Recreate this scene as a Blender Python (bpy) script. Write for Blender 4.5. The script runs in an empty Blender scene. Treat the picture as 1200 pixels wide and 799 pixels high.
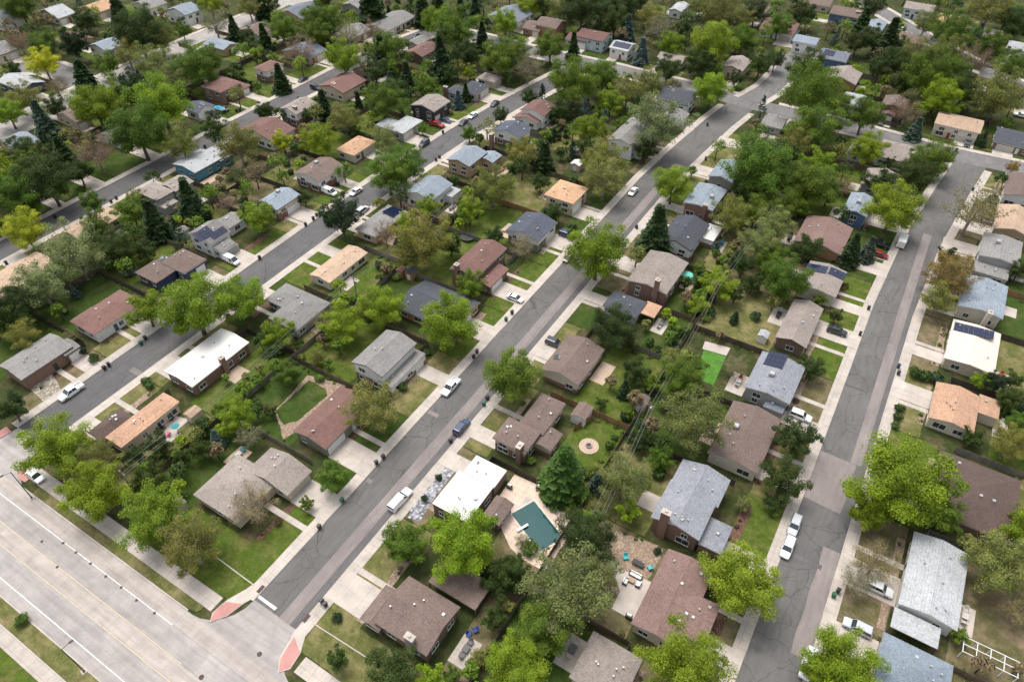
import bpy, bmesh, math, random
from mathutils import Vector, Matrix
R = math.radians
random.seed(7)
scene = bpy.context.scene
COL = scene.collection

# ------------------------------------------------------------------ camera
CAM_H, FPX, PITCH, YAW = 118.0, 827.0, R(43.742), R(31.434)
cam_d = bpy.data.cameras.new('camera'); cam = bpy.data.objects.new('camera', cam_d)
COL.objects.link(cam); scene.camera = cam
cam.location = (0, 0, CAM_H); cam.rotation_euler = (math.pi/2-PITCH, 0, YAW)
cam_d.sensor_width = 36; cam_d.lens = FPX/1200*36
cam_d.clip_start = 1; cam_d.clip_end = 5000

# ------------------------------------------------------------------ light
SUN_EL, SUN_AZ = R(70), R(-62)      # azimuth measured from +Y towards +X
world = bpy.data.worlds.new('World'); scene.world = world; world.use_nodes = True
wn = world.node_tree.nodes; wl = world.node_tree.links
sky = wn.new('ShaderNodeTexSky'); sky.sky_type = 'NISHITA'; sky.sun_disc = False
sky.sun_elevation = SUN_EL; sky.sun_rotation = SUN_AZ
sky.dust_density = 3.0; sky.ozone_density = 0.6
bg = wn['Background']; bg.inputs[1].default_value = 0.15
hs_ = wn.new('ShaderNodeHueSaturation'); hs_.inputs['Saturation'].default_value = .22      # thin high cloud greys the blue
wl.new(sky.outputs[0], hs_.inputs['Color']); wl.new(hs_.outputs[0], bg.inputs[0])
sd = bpy.data.lights.new('sun', 'SUN'); sun = bpy.data.objects.new('sun', sd); COL.objects.link(sun)
sd.energy = 1.5; sd.angle = R(28); sd.color = (1, .94, .86)
sdir = Vector((math.sin(SUN_AZ)*math.cos(SUN_EL), math.cos(SUN_AZ)*math.cos(SUN_EL), math.sin(SUN_EL)))
sun.rotation_euler = sdir.to_track_quat('Z', 'Y').to_euler(); sun.location = (0, 150, 200)
scene.view_settings.view_transform = 'Standard'; scene.view_settings.look = 'None'
scene.view_settings.exposure = 0.76; scene.view_settings.gamma = 1.0

# ------------------------------------------------------------------ pixel -> place
_s, _c = math.sin, math.cos
FW = Vector((-_s(YAW)*_c(PITCH), _c(YAW)*_c(PITCH), -_s(PITCH)))
RT = Vector((_c(YAW), _s(YAW), 0)); UP = RT.cross(FW)
def P(x, y, z=0.0):
    """the point at height z that the photograph's pixel (x, y) looks at"""
    d = FW + RT*((x-600)/FPX) - UP*((y-399.5)/FPX)
    t = (z-CAM_H)/d.z
    return Vector((d.x*t, d.y*t, z))
def mpp(p):           # metres per pixel at a place
    return (Vector(p)-Vector((0, 0, CAM_H))).dot(FW)/FPX

# ------------------------------------------------------------------ materials
MATS = {}
def ndm(name):
    m = bpy.data.materials.new(name); m.use_nodes = True
    nt = m.node_tree; b = nt.nodes['Principled BSDF']
    return m, nt, b
def N(nt, t, **kw):
    n = nt.nodes.new(t)
    for k, v in kw.items():
        if k.startswith('i_'): n.inputs[k[2:].replace('_', ' ')].default_value = v
        else: setattr(n, k, v)
    return n
def mixc(nt, a, b, f, mode='MIX'):
    n = nt.nodes.new('ShaderNodeMix'); n.data_type = 'RGBA'; n.blend_type = mode
    for s, v in ((n.inputs[0], f), (n.inputs[6], a), (n.inputs[7], b)):
        if hasattr(v, 'links') or hasattr(v, 'is_linked'): nt.links.new(v, s)
        else: s.default_value = v if not isinstance(v, tuple) else (*v[:3], 1)
    return n.outputs[2]
def noise(nt, vec, scale, detail=4, rough=.6):
    n = nt.nodes.new('ShaderNodeTexNoise'); n.inputs['Scale'].default_value = scale
    n.inputs['Detail'].default_value = detail; n.inputs['Roughness'].default_value = rough
    if vec is not None: nt.links.new(vec, n.inputs['Vector'])
    return n.outputs[0]
def ramp(nt, fac, stops):
    n = nt.nodes.new('ShaderNodeValToRGB'); e = n.color_ramp.elements
    while len(e) > 1: e.remove(e[-1])
    e[0].position = stops[0][0]; e[0].color = (*([stops[0][1]]*3 if not isinstance(stops[0][1], tuple) else stops[0][1]), 1)
    for p, c in stops[1:]:
        k = e.new(p); k.color = (*([c]*3 if not isinstance(c, tuple) else c), 1)
    nt.links.new(fac, n.inputs[0]); return n.outputs[0]
def gpos(nt):  return nt.nodes.new('ShaderNodeNewGeometry').outputs['Position']
def scalev(nt, vec, s):
    n = nt.nodes.new('ShaderNodeMapping'); n.inputs['Scale'].default_value = s; nt.links.new(vec, n.inputs[0]); return n.outputs[0]
def bump(nt, b, h, strength=.3, dist=.05):
    n = nt.nodes.new('ShaderNodeBump'); n.inputs['Strength'].default_value = strength; n.inputs['Distance'].default_value = dist
    nt.links.new(h, n.inputs['Height']); nt.links.new(n.outputs[0], b.inputs['Normal'])

def m_plain(name, col, rough=.7, metal=0, var=.12, scale=1.5):
    if name in MATS: return MATS[name]
    m, nt, b = ndm(name); p = gpos(nt)
    n = noise(nt, p, scale, 5)
    f = ramp(nt, n, [(.25, 1-var*1.6), (.75, 1+var)])
    nt.links.new(mixc(nt, col, f, 1.0, 'MULTIPLY'), b.inputs['Base Color'])
    b.inputs['Roughness'].default_value = rough; b.inputs['Metallic'].default_value = metal
    MATS[name] = m; return m

def m_asphalt(name, col, crack=1.0, seed=0.0):
    if name in MATS: return MATS[name]
    m, nt, b = ndm(name); p = gpos(nt)
    mp = nt.nodes.new('ShaderNodeMapping'); mp.inputs['Location'].default_value = (seed*31, seed*17, 0); nt.links.new(p, mp.inputs[0]); p = mp.outputs[0]
    big = noise(nt, p, .09, 4); mid = noise(nt, scalev(nt, p, (2.2, .35, 1)), .5, 5); fine = noise(nt, p, 9, 3, .7)
    c = mixc(nt, col, ramp(nt, big, [(.3, .82), (.7, 1.16)]), 1.0, 'MULTIPLY')
    c = mixc(nt, c, ramp(nt, mid, [(.3, .86), (.7, 1.12)]), 1.0, 'MULTIPLY')
    c = mixc(nt, c, ramp(nt, fine, [(.3, .9), (.7, 1.1)]), 1.0, 'MULTIPLY')
    if crack:
        w = nt.nodes.new('ShaderNodeTexNoise'); w.inputs['Scale'].default_value = .38; w.inputs['Detail'].default_value = 3; nt.links.new(p, w.inputs[0])
        va = nt.nodes.new('ShaderNodeVectorMath'); va.operation = 'MULTIPLY_ADD'
        nt.links.new(w.outputs[1], va.inputs[0]); va.inputs[1].default_value = (1.9, 1.9, 0); nt.links.new(p, va.inputs[2])
        msk = ramp(nt, noise(nt, p, .16, 3), [(.42, 0.0), (.56, 1.0)])
        for sc, wd, amt in ((.13, .010, .42), (.34, .0075, .3)):
            v = nt.nodes.new('ShaderNodeTexVoronoi'); v.feature = 'DISTANCE_TO_EDGE'; v.inputs['Scale'].default_value = sc
            nt.links.new(scalev(nt, va.outputs[0], (1, 1, 0)), v.inputs[0])
            k = ramp(nt, v.outputs[0], [(0, 1-amt*crack), (wd*sc/.17*.8, 1-amt*crack*.7), (wd*sc/.17*1.5, 1.0)])
            c = mixc(nt, c, k, 1.0 if sc < .2 else msk, 'MULTIPLY')
    nt.links.new(c, b.inputs['Base Color']); b.inputs['Roughness'].default_value = .9
    bump(nt, b, fine, .2, .02); MATS[name] = m; return m

def m_concrete(name, col, joints=0.0):
    if name in MATS: return MATS[name]
    m, nt, b = ndm(name); p = gpos(nt)
    oi = nt.nodes.new('ShaderNodeObjectInfo')
    a = noise(nt, p, .35, 5); f = noise(nt, p, 3.5, 5, .7)
    c = mixc(nt, col, ramp(nt, a, [(.28, .80), (.72, 1.14)]), 1.0, 'MULTIPLY')
    c = mixc(nt, c, ramp(nt, f, [(.3, .9), (.7, 1.07)]), 1.0, 'MULTIPLY')
    c = mixc(nt, c, ramp(nt, oi.outputs['Random'], [(0, .95), (1, 1.05)]), 1.0, 'MULTIPLY')
    if 'road' in name:
        c = mixc(nt, c, ramp(nt, noise(nt, scalev(nt, p, (.04, .75, 1)), 1.0, 3), [(.35, .84), (.62, 1.06)]), 1.0, 'MULTIPLY')
        c = mixc(nt, c, ramp(nt, noise(nt, scalev(nt, p, (.3, 1.4, 1)), 1.6, 5, .7), [(.3, .92), (.7, 1.04)]), 1.0, 'MULTIPLY')
    if joints:
        for ax in (0, 1):
            sx = nt.nodes.new('ShaderNodeSeparateXYZ'); nt.links.new(p, sx.inputs[0])
            d = nt.nodes.new('ShaderNodeMath'); d.operation = 'PINGPONG'; nt.links.new(sx.outputs[ax], d.inputs[0]); d.inputs[1].default_value = joints/2
            k = ramp(nt, d.outputs[0], [(0, .72), (.03, .78), (.06, 1)])
            c = mixc(nt, c, k, 1.0, 'MULTIPLY')
    nt.links.new(c, b.inputs['Base Color']); b.inputs['Roughness'].default_value = .85
    bump(nt, b, f, .15, .02); MATS[name] = m; return m

def m_grass(name, a, bb, dry, dryamt=.5):
    if name in MATS: return MATS[name]
    m, nt, b = ndm(name); p = gpos(nt)
    n1 = noise(nt, p, .22, 5, .65); n2 = noise(nt, p, 1.6, 5, .7); n3 = noise(nt, p, 7, 3, .8)
    c = mixc(nt, a, bb, ramp(nt, n2, [(.35, 0.0), (.68, 1.0)]))
    c = mixc(nt, c, dry, ramp(nt, n1, [(.62-.3*dryamt, 0.0), (.80-.2*dryamt, .85)]))
    c = mixc(nt, c, ramp(nt, n3, [(.25, .55), (.75, 1.4)]), 1.0, 'MULTIPLY')
    c = mixc(nt, c, ramp(nt, noise(nt, p, .55, 4, .7), [(.3, .68), (.7, 1.22)]), 1.0, 'MULTIPLY')
    nt.links.new(c, b.inputs['Base Color']); b.inputs['Roughness'].default_value = 1.0
    b.inputs['Specular IOR Level'].default_value = .15
    bump(nt, b, n3, .6, .06); MATS[name] = m; return m

def m_roof(name, col, metal=False):
    if name in MATS: return MATS[name]
    m, nt, b = ndm(name); p = gpos(nt); oi = nt.nodes.new('ShaderNodeObjectInfo')
    big = noise(nt, p, .18, 3); mid = noise(nt, scalev(nt, p, (1, 1, 3)), 1.1, 5, .7)
    br = nt.nodes.new('ShaderNodeTexVoronoi'); br.inputs['Scale'].default_value = 6.0; br.inputs['Randomness'].default_value = .8
    nt.links.new(scalev(nt, p, (1, 1, 3.0)), br.inputs[0])
    bw = nt.nodes.new('ShaderNodeRGBToBW'); nt.links.new(br.outputs['Color'], bw.inputs[0])
    sx = nt.nodes.new('ShaderNodeSeparateXYZ'); nt.links.new(p, sx.inputs[0])
    d = nt.nodes.new('ShaderNodeMath'); d.operation = 'PINGPONG'; nt.links.new(sx.outputs[2], d.inputs[0]); d.inputs[1].default_value = .05
    k = .3 if metal else 1.0
    c = mixc(nt, col, ramp(nt, big, [(.3, 1-.10*k), (.7, 1+.10*k)]), 1.0, 'MULTIPLY')
    c = mixc(nt, c, ramp(nt, bw.outputs[0], [(.15, 1-.22*k), (.85, 1+.22*k)]), 1.0, 'MULTIPLY')
    c = mixc(nt, c, ramp(nt, mid, [(.3, 1-.10*k), (.7, 1+.09*k)]), 1.0, 'MULTIPLY')
    c = mixc(nt, c, ramp(nt, noise(nt, scalev(nt, p, (.8, .8, .25)), .9, 6, .75), [(.30, 1-.24*k), (.48, 1.0)]), 1.0, 'MULTIPLY')
    if not metal: c = mixc(nt, c, ramp(nt, d.outputs[0], [(0, .80), (.014, 1.0)]), 1.0, 'MULTIPLY')
    c = mixc(nt, c, ramp(nt, oi.outputs['Random'], [(0, .9), (1, 1.1)]), 1.0, 'MULTIPLY')
    nt.links.new(c, b.inputs['Base Color']); b.inputs['Roughness'].default_value = .5 if metal else .92
    bump(nt, b, bw.outputs[0], .3, .04); MATS[name] = m; return m

def m_wall(name, col, brick=False):
    if name in MATS: return MATS[name]
    m, nt, b = ndm(name); p = gpos(nt)
    sx = nt.nodes.new('ShaderNodeSeparateXYZ'); nt.links.new(p, sx.inputs[0])
    d = nt.nodes.new('ShaderNodeMath'); d.operation = 'PINGPONG'; nt.links.new(sx.outputs[2], d.inputs[0]); d.inputs[1].default_value = .04 if brick else .11
    lap = ramp(nt, d.outputs[0], [(0, .74), (.03, 1.0)])
    n = noise(nt, p, 6 if brick else 1.2, 5)
    c = mixc(nt, col, ramp(nt, n, [(.3, .7 if brick else .88), (.7, 1.25 if brick else 1.07)]), 1.0, 'MULTIPLY')
    c = mixc(nt, c, lap, 1.0, 'MULTIPLY')
    nt.links.new(c, b.inputs['Base Color']); b.inputs['Roughness'].default_value = .8; MATS[name] = m; return m

def m_leaf():
    if 'leaf' in MATS: return MATS['leaf']
    m, nt, b = ndm('leaf'); oi = nt.nodes.new('ShaderNodeObjectInfo')
    at = nt.nodes.new('ShaderNodeAttribute'); at.attribute_name = 'rnd'
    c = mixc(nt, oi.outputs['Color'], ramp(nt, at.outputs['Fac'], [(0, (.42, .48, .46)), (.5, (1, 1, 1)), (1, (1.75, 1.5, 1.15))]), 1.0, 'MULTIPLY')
    nt.links.new(c, b.inputs['Base Color']); b.inputs['Roughness'].default_value = .6
    b.inputs['Specular IOR Level'].default_value = .25
    tr = nt.nodes.new('ShaderNodeBsdfTranslucent'); nt.links.new(mixc(nt, c, (1.0, 1.15, .45), 1.0, 'MULTIPLY'), tr.inputs[0])
    mx = nt.nodes.new('ShaderNodeMixShader'); mx.inputs[0].default_value = .26
    nt.links.new(b.outputs[0], mx.inputs[1]); nt.links.new(tr.outputs[0], mx.inputs[2])
    nt.links.new(mx.outputs[0], nt.nodes['Material Output'].inputs[0]); MATS['leaf'] = m; return m

def m_paint(name='car_paint'):
    if name in MATS: return MATS[name]
    m, nt, b = ndm(name); oi = nt.nodes.new('ShaderNodeObjectInfo')
    nt.links.new(oi.outputs['Color'], b.inputs['Base Color']); b.inputs['Roughness'].default_value = .25
    b.inputs['Coat Weight'].default_value = .6; MATS[name] = m; return m
def m_tint(name='tinted', rough=.75):
    if name in MATS: return MATS[name]
    m, nt, b = ndm(name); oi = nt.nodes.new('ShaderNodeObjectInfo'); p = gpos(nt)
    n = noise(nt, p, 2.5, 4)
    nt.links.new(mixc(nt, oi.outputs['Color'], ramp(nt, n, [(.3, .84), (.7, 1.12)]), 1.0, 'MULTIPLY'), b.inputs['Base Color'])
    b.inputs['Roughness'].default_value = rough; MATS[name] = m; return m
def m_wood(name, col):
    if name in MATS: return MATS[name]
    m, nt, b = ndm(name); p = gpos(nt); oi = nt.nodes.new('ShaderNodeObjectInfo')
    n = noise(nt, scalev(nt, p, (6, 6, .7)), 1.5, 5, .7); n2 = noise(nt, p, .6, 4)
    c = mixc(nt, col, ramp(nt, n, [(.3, .7), (.7, 1.25)]), 1.0, 'MULTIPLY')
    c = mixc(nt, c, ramp(nt, n2, [(.3, .8), (.7, 1.15)]), 1.0, 'MULTIPLY')
    c = mixc(nt, c, ramp(nt, oi.outputs['Random'], [(0, .82), (1, 1.15)]), 1.0, 'MULTIPLY')
    nt.links.new(c, b.inputs['Base Color']); b.inputs['Roughness'].default_value = .85; MATS[name] = m; return m
def m_glass():
    if 'glass' in MATS: return MATS['glass']
    m, nt, b = ndm('glass'); b.inputs['Base Color'].default_value = (.03, .04, .05, 1); b.inputs['Roughness'].default_value = .08
    b.inputs['Specular IOR Level'].default_value = .8; MATS['glass'] = m; return m
def m_solar():
    if 'solar' in MATS: return MATS['solar']
    m, nt, b = ndm('solar'); tc = nt.nodes.new('ShaderNodeTexCoord')
    sx = nt.nodes.new('ShaderNodeSeparateXYZ'); nt.links.new(tc.outputs['Object'], sx.inputs[0]); c = (.012, .02, .055)
    for ax, st in ((0, .165), (1, .165)):
        d = nt.nodes.new('ShaderNodeMath'); d.operation = 'PINGPONG'; nt.links.new(sx.outputs[ax], d.inputs[0]); d.inputs[1].default_value = st/2
        c = mixc(nt, ramp(nt, d.outputs[0], [(0, (.16, .18, .22)), (.006, (.16, .18, .22)), (.009, (1, 1, 1))]), c, 1.0, 'MULTIPLY')
    nt.links.new(c, b.inputs['Base Color']); b.inputs['Roughness'].default_value = .12; MATS['solar'] = m; return m
def m_water():
    if 'water' in MATS: return MATS['water']
    m, nt, b = ndm('pool_water'); p = gpos(nt); n = noise(nt, p, .5, 3)
    nt.links.new(mixc(nt, (.001, .048, .05), (.002, .07, .07), n), b.inputs['Base Color']); b.inputs['Roughness'].default_value = .06
    bump(nt, b, noise(nt, p, 2.5, 3), .12, .03); MATS['water'] = m; return m
def m_pebble(name, a, bb, sc):
    if name in MATS: return MATS[name]
    m, nt, b = ndm(name); p = gpos(nt)
    v = nt.nodes.new('ShaderNodeTexVoronoi'); v.inputs['Scale'].default_value = sc; nt.links.new(p, v.inputs[0])
    bw = nt.nodes.new('ShaderNodeRGBToBW'); nt.links.new(v.outputs['Color'], bw.inputs[0])
    c = mixc(nt, a, bb, ramp(nt, bw.outputs[0], [(.25, 0.0), (.75, 1.0)]))
    c = mixc(nt, c, ramp(nt, v.outputs['Distance'], [(.0, 1.1), (.6, .55)]), 1.0, 'MULTIPLY')
    c = mixc(nt, c, ramp(nt, noise(nt, p, .4, 5), [(.3, .8), (.7, 1.15)]), 1.0, 'MULTIPLY')
    nt.links.new(c, b.inputs['Base Color']); b.inputs['Roughness'].default_value = .9; MATS[name] = m; return m

# ------------------------------------------------------------------ mesh helpers
class MB:
    def __init__(s): s.v = []; s.f = []
    def add(s, vs, fs):
        o = len(s.v); s.v += [tuple(v) for v in vs]; s.f += [tuple(i+o for i in f) for f in fs]; return s
    def box(s, x0, y0, z0, x1, y1, z1):
        return s.add([(x0,y0,z0),(x1,y0,z0),(x1,y1,z0),(x0,y1,z0),(x0,y0,z1),(x1,y0,z1),(x1,y1,z1),(x0,y1,z1)],
                     [(0,3,2,1),(4,5,6,7),(0,1,5,4),(1,2,6,5),(2,3,7,6),(3,0,4,7)])
    def bevbox(s, x0, y0, z0, x1, y1, z1, b=.03):
        def ring(z, i): return [(x0+i,y0+i,z),(x1-i,y0+i,z),(x1-i,y1-i,z),(x0+i,y1-i,z)]
        return s.loft([ring(z0, 0), ring(z1-b, 0), ring(z1, b)])
    def loft(s, rings, cap=True):
        n = len(rings[0]); o = len(s.v)
        for r in rings: s.v += [tuple(v) for v in r]
        for k in range(len(rings)-1):
            for i in range(n):
                j = (i+1) % n; s.f.append((o+k*n+i, o+k*n+j, o+(k+1)*n+j, o+(k+1)*n+i))
        if cap: s.f.append(tuple(o+i for i in reversed(range(n)))); s.f.append(tuple(o+(len(rings)-1)*n+i for i in range(n)))
        return s
    def tube(s, a, b, ra, rb, n=6, cap=True):
        a, b = Vector(a), Vector(b); d = (b-a)
        if d.length < 1e-6: return s
        d.normalize(); x = d.orthogonal().normalized(); y = d.cross(x)
        return s.loft([[a+(x*math.cos(t)+y*math.sin(t))*ra for t in [2*math.pi*i/n for i in range(n)]],
                       [b+(x*math.cos(t)+y*math.sin(t))*rb for t in [2*math.pi*i/n for i in range(n)]]], cap)
    def lathe(s, prof, n=12):
        return s.loft([[(r*math.cos(2*math.pi*i/n), r*math.sin(2*math.pi*i/n), z) for i in range(n)] for r, z in prof])
    def mesh(s, name, mat=None, smooth=False):
        me = bpy.data.meshes.new(name); me.from_pydata(s.v, [], s.f); me.update()
        if mat: me.materials.append(mat)
        if smooth: me.polygons.foreach_set('use_smooth', [True]*len(me.polygons))
        return me
    def obj(s, name, mat=None, parent=None, loc=None, smooth=False):
        return link(name, s.mesh(name, mat, smooth), parent, loc)
def link(name, data, parent=None, loc=None, rz=0, sc=None, color=None):
    o = bpy.data.objects.new(name, data); COL.objects.link(o)
    if parent: o.parent = parent
    if loc is not None: o.location = loc
    if rz: o.rotation_euler = (0, 0, rz)
    if sc is not None: o.scale = sc if not isinstance(sc, (int, float)) else (sc, sc, sc)
    if color: o.color = (*color, 1)
    return o
def tag(o, label=None, cat=None, group=None, kind=None):
    if label:
        o['label'] = label
    if cat: o['category'] = cat
    if group: o['group'] = group
    if kind: o['kind'] = kind
    return o
def empty(name, loc, rz=0):
    o = link(name, None, None, loc, rz); o.empty_display_size = .5; return o

# ------------------------------------------------------------------ flat sheets: every sheet at its own height
ZK = {}
def zlay(layer):
    ZK[layer] = ZK.get(layer, 0)+1
    return {0: .004, 1: .034, 2: .07, 3: .105, 4: .15}[layer]+(ZK[layer] % 40)*.0007
def sheet(name, pts, mat, layer, label=None, kind='structure', parent=None, thick=0):
    if name in ('lawn', 'planting_bed', 'gravel_yard', 'verge'):
        q_ = []; rj = random.Random(len(ZK)+int(pts[0][0]*7+pts[0][1]*3))
        for (xa, ya), (xb, yb) in zip(pts, pts[1:]+pts[:1]):
            k_ = max(1, min(40, int(math.hypot(xb-xa, yb-ya)/1.1)))
            for i_ in range(k_):
                j_ = .0 if i_ == 0 else .16 if name != 'verge' else .05
                q_.append((xa+(xb-xa)*i_/k_+rj.uniform(-j_, j_), ya+(yb-ya)*i_/k_+rj.uniform(-j_, j_)))
        pts = q_
    z = zlay(layer); c = sum((Vector((p[0], p[1], 0)) for p in pts), Vector())/len(pts); n = len(pts)
    mb = MB(); top = [(p[0]-c.x, p[1]-c.y, 0) for p in pts]
    ar = sum(top[i][0]*top[(i+1) % n][1]-top[(i+1) % n][0]*top[i][1] for i in range(n))
    if ar < 0: top.reverse()
    if thick: mb.loft([[(x, y, -thick) for x, y, _ in top], top])
    else: mb.add(top, [tuple(range(n))])
    o = mb.obj(name, mat, parent, (c.x, c.y, z))
    if parent is None: tag(o, label, kind=kind)
    return o
def rectp(x0, y0, x1, y1): return [(x0, y0), (x1, y0), (x1, y1), (x0, y1)]
def pix(pts): return [tuple(P(*p)[:2]) for p in pts]
def ribbon(name, cl, off0, off1, mat, layer, label, thick=0, kind='structure', parent=None):
    """a strip between two side offsets of a centre line"""
    z = zlay(layer); n = len(cl); vs0 = []; vs1 = []
    for i, p in enumerate(cl):
        a = Vector(cl[max(i-1, 0)]); b = Vector(cl[min(i+1, n-1)]); d = (b-a).normalized(); nn = Vector((d.y, -d.x))
        vs0.append(Vector(p)+nn*off0); vs1.append(Vector(p)+nn*off1)
    mb = MB(); k = len(mb.v)
    for t in ((0,) if not thick else (0, -thick)):
        for a, b in zip(vs0, vs1): mb.v += [(a.x, a.y, t), (b.x, b.y, t)]
    fl = off1 > off0
    for i in range(n-1):
        q = (2*i, 2*i+1, 2*i+3, 2*i+2); mb.f.append(q if fl else q[::-1])
        if thick:
            o = 2*n
            for e in (0, 1): 
                q = (2*i+e, 2*i+2+e, o+2*i+2+e, o+2*i+e); mb.f.append(q if (e == 0) == fl else q[::-1])
    if thick:
        o = 2*n; mb.f.append((0, 1, o+1, o)); mb.f.append((2*n-2, 2*n-1, o+2*n-1, o+2*n-2))
    ob = mb.obj(name, mat, parent, (0, 0, z))
    if parent is None: tag(ob, label, kind=kind)
    return ob

# ================================================================== SETTING
G_GROUND = m_grass('yard_ground', (.052, .06, .021), (.032, .05, .013), (.14, .10, .06), .45)
GRASS = {
 'g': m_grass('lawn_green', (.058, .094, .014), (.090, .125, .019), (.165, .15, .055), .45),
 'd': m_grass('lawn_deep', (.036, .064, .012), (.052, .086, .016), (.10, .10, .035), .42),
 'y': m_grass('lawn_patchy', (.090, .105, .030), (.145, .143, .05), (.26, .21, .11), .6),
 'b': m_grass('lawn_bare', (.13, .112, .055), (.085, .092, .035), (.23, .17, .115), .7),
 't': m_grass('lawn_turf', (.075, .19, .03), (.085, .205, .035), (.09, .21, .04), .1)}
CONC = m_concrete('concrete_walk', (.45, .40, .355), 1.55)
CONC_D = m_concrete('concrete_drive', (.455, .405, .36))
CONC_R = [m_concrete('concrete_road_a', (.35, .322, .306)), m_concrete('concrete_road_b', (.395, .352, .323)), m_concrete('concrete_road_c', (.325, .304, .294))]
DIRT = m_pebble('gravel_tan', (.34, .24, .17), (.46, .35, .26), 3.0)
RIVER = m_pebble('river_stone', (.16, .16, .18), (.62, .62, .66), 2.1)
MULCH = m_pebble('mulch', (.12, .06, .04), (.22, .12, .08), 4)
PAVER = m_concrete('paver', (.50, .38, .29), .6)
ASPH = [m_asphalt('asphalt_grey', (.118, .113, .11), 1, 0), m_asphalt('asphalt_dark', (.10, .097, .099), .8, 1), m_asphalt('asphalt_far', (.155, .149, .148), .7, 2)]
PATCH_L = m_asphalt('patch_pink', (.21, .182, .174), .35, 3); PATCH_D = m_asphalt('patch_dark', (.115, .108, .11), .5, 4)
PAINT_W = m_plain('line_white', (.66, .65, .63), .7, 0, .22, 2); PAINT_Y = m_plain('line_yellow', (.52, .43, .31), .7, 0, .2, 2)
RED_PAVE = m_concrete('red_ramp', (.52, .26, .235), .3)

gm = MB(); gm.add([(-1500, -300, 0), (900, -300, 0), (900, 1700, 0), (-1500, 1700, 0)], [(0, 1, 2, 3)])
tag(gm.obj('ground', G_GROUND), 'patchy dry grass and dirt ground of the whole suburb', kind='structure')

A_CL = [(-63.65, 25.6), (-63.65, 100), (-63.65, 190), (-62.2, 215), (-60, 240), (-57.5, 258)]
B_CL = [(12.2, 25), (12.2, 100), (12.2, 165), (13.6, 200), (17.5, 235), (20.5, 258)]
C_CL = [(-136, 27), (-136, 100), (-136, 150), (-134.3, 185), (-131.3, 213), (-127, 240), (-124, 258)]
D_CL = [(-205, 25), (-205, 150), (-204.6, 215), (-201, 245), (-198, 262)]
E_CL = [(-268, 60), (-274, 120), (-278, 160), (-280, 200), (-280, 240), (-279, 420)]
F_CL = [(-205, 262), (-142, 261), (-112, 262.5), (-82, 262), (-50, 260.5), (-18, 260.5), (10, 258.5), (60, 262)]
U_CL = [(-56.5, 262), (-53, 276), (-52, 292), (-53, 308), (-55, 318)]
K_CL = [(-284, 141), (-296, 144), (-307, 144), (-317, 139), (-330, 128), (-345, 118)]
T_CL = [(-75, 428), (-31, 386), (-15, 369), (12, 343), (40, 322)]
STREETS = [('street', A_CL, 4.95, ASPH[0], 'cracked grey asphalt street with parked pickups and a pale patch band'),
           ('street', B_CL, 4.6, ASPH[0], 'asphalt street with wide pale repair patches and dark trench strip'),
           ('street', C_CL, 4.6, ASPH[1], 'dark asphalt street with a pickup parked near the avenue'),
           ('street', D_CL, 4.4, ASPH[1], 'dark asphalt street past the brown brick house with the boat'),
           ('avenue', E_CL, 6.2, CONC_R[0], 'pale concrete avenue beyond the street with the boat'),
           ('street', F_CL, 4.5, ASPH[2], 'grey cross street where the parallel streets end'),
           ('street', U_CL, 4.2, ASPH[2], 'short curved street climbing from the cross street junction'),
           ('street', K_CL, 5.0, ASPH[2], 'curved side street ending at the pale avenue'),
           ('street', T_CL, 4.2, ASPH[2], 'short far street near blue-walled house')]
for nm, cl, hw, mt, lb in STREETS:
    ribbon(nm, cl, -hw, hw, mt, 0, lb)
    if mt is CONC_R[0]: wd = (1.6, 3.2)
    cl2 = cl[:-1]+[tuple(Vector(cl[-1])-(Vector(cl[-1])-Vector(cl[-2])).normalized()*4.6)] if cl is not F_CL else cl
    for sgn, side in ((-1, 'far'), (1, 'near')):
        if cl is F_CL:
            # broken at the junctions
            segs = [[(-192, 262), (-142, 261), (-132, 261.6)], [(-116, 262.4), (-82, 262), (-66, 261.4)], [(-47, 260.5), (-18, 260.5), (12, 258.5)], [(30, 259.6), (60, 262)]] if sgn > 0 else \
                   [[(-192, 262), (-142, 261), (-112, 262.5), (-82, 262), (-62, 261.2)], [(-46, 260.4), (-18, 260.5), (10, 258.5), (60, 262)]]
            for sg in segs: ribbon('sidewalk', sg, sgn*hw, sgn*(hw+2.0), CONC, 3, 'pale concrete sidewalk along the grey cross street', .1)
        else:
            a, b_ = sgn*hw, sgn*(hw+2.25)
            ribbon('sidewalk', cl2, a, b_, CONC, 3, 'pale concrete sidewalk beside the '+' '.join(lb.split()[:6]), .1)
# repair patches (flat strips on the asphalt)
def patch(cl_x, o0, o1, y0, y1, mat, label):
    st = 10; ys = [y0+(y1-y0)*i/st for i in range(st+1)]
    ribbon('road_patch', [(cl_x+.12*math.sin(y*.7), y) for y in ys], o0, o1, mat, 1, label)
patch(-63.65, 1.1, 3.55, 25.8, 205, PATCH_L, 'long pale pinkish repair band in the cracked grey street')
patch(-63.65, 3.6, 4.93, 25.8, 205, PATCH_D, 'narrow dark repair strip along the sidewalk of cracked grey street')
b0, b1 = P(985, 537).y, P(962, 592).y
patch(12.2, 1.3, 3.5, b0, 205, PATCH_L, 'long pale repair band in the street with trench strip')
patch(12.2, 3.55, 4.58, b0, 205, PATCH_D, 'narrow dark repair strip in the street with trench strip')
patch(12.2, -4.58, 2.6, b1, b0-.1, PATCH_L, 'full-width pale repair patch in the street with trench strip')
patch(12.2, 1.6, 4.58, P(965, 668).y-18, P(965, 640).y, PATCH_L, 'pale half-width repair patch below the big maple')
ty = P(960, 664).y
sheet('road_patch', rectp(8.2, ty-.5, 14.5, ty+.5), PATCH_D, 1, 'narrow dark trench strip across the street')
for q, lb in (((835, 342), 'small'),):
    pass
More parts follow.
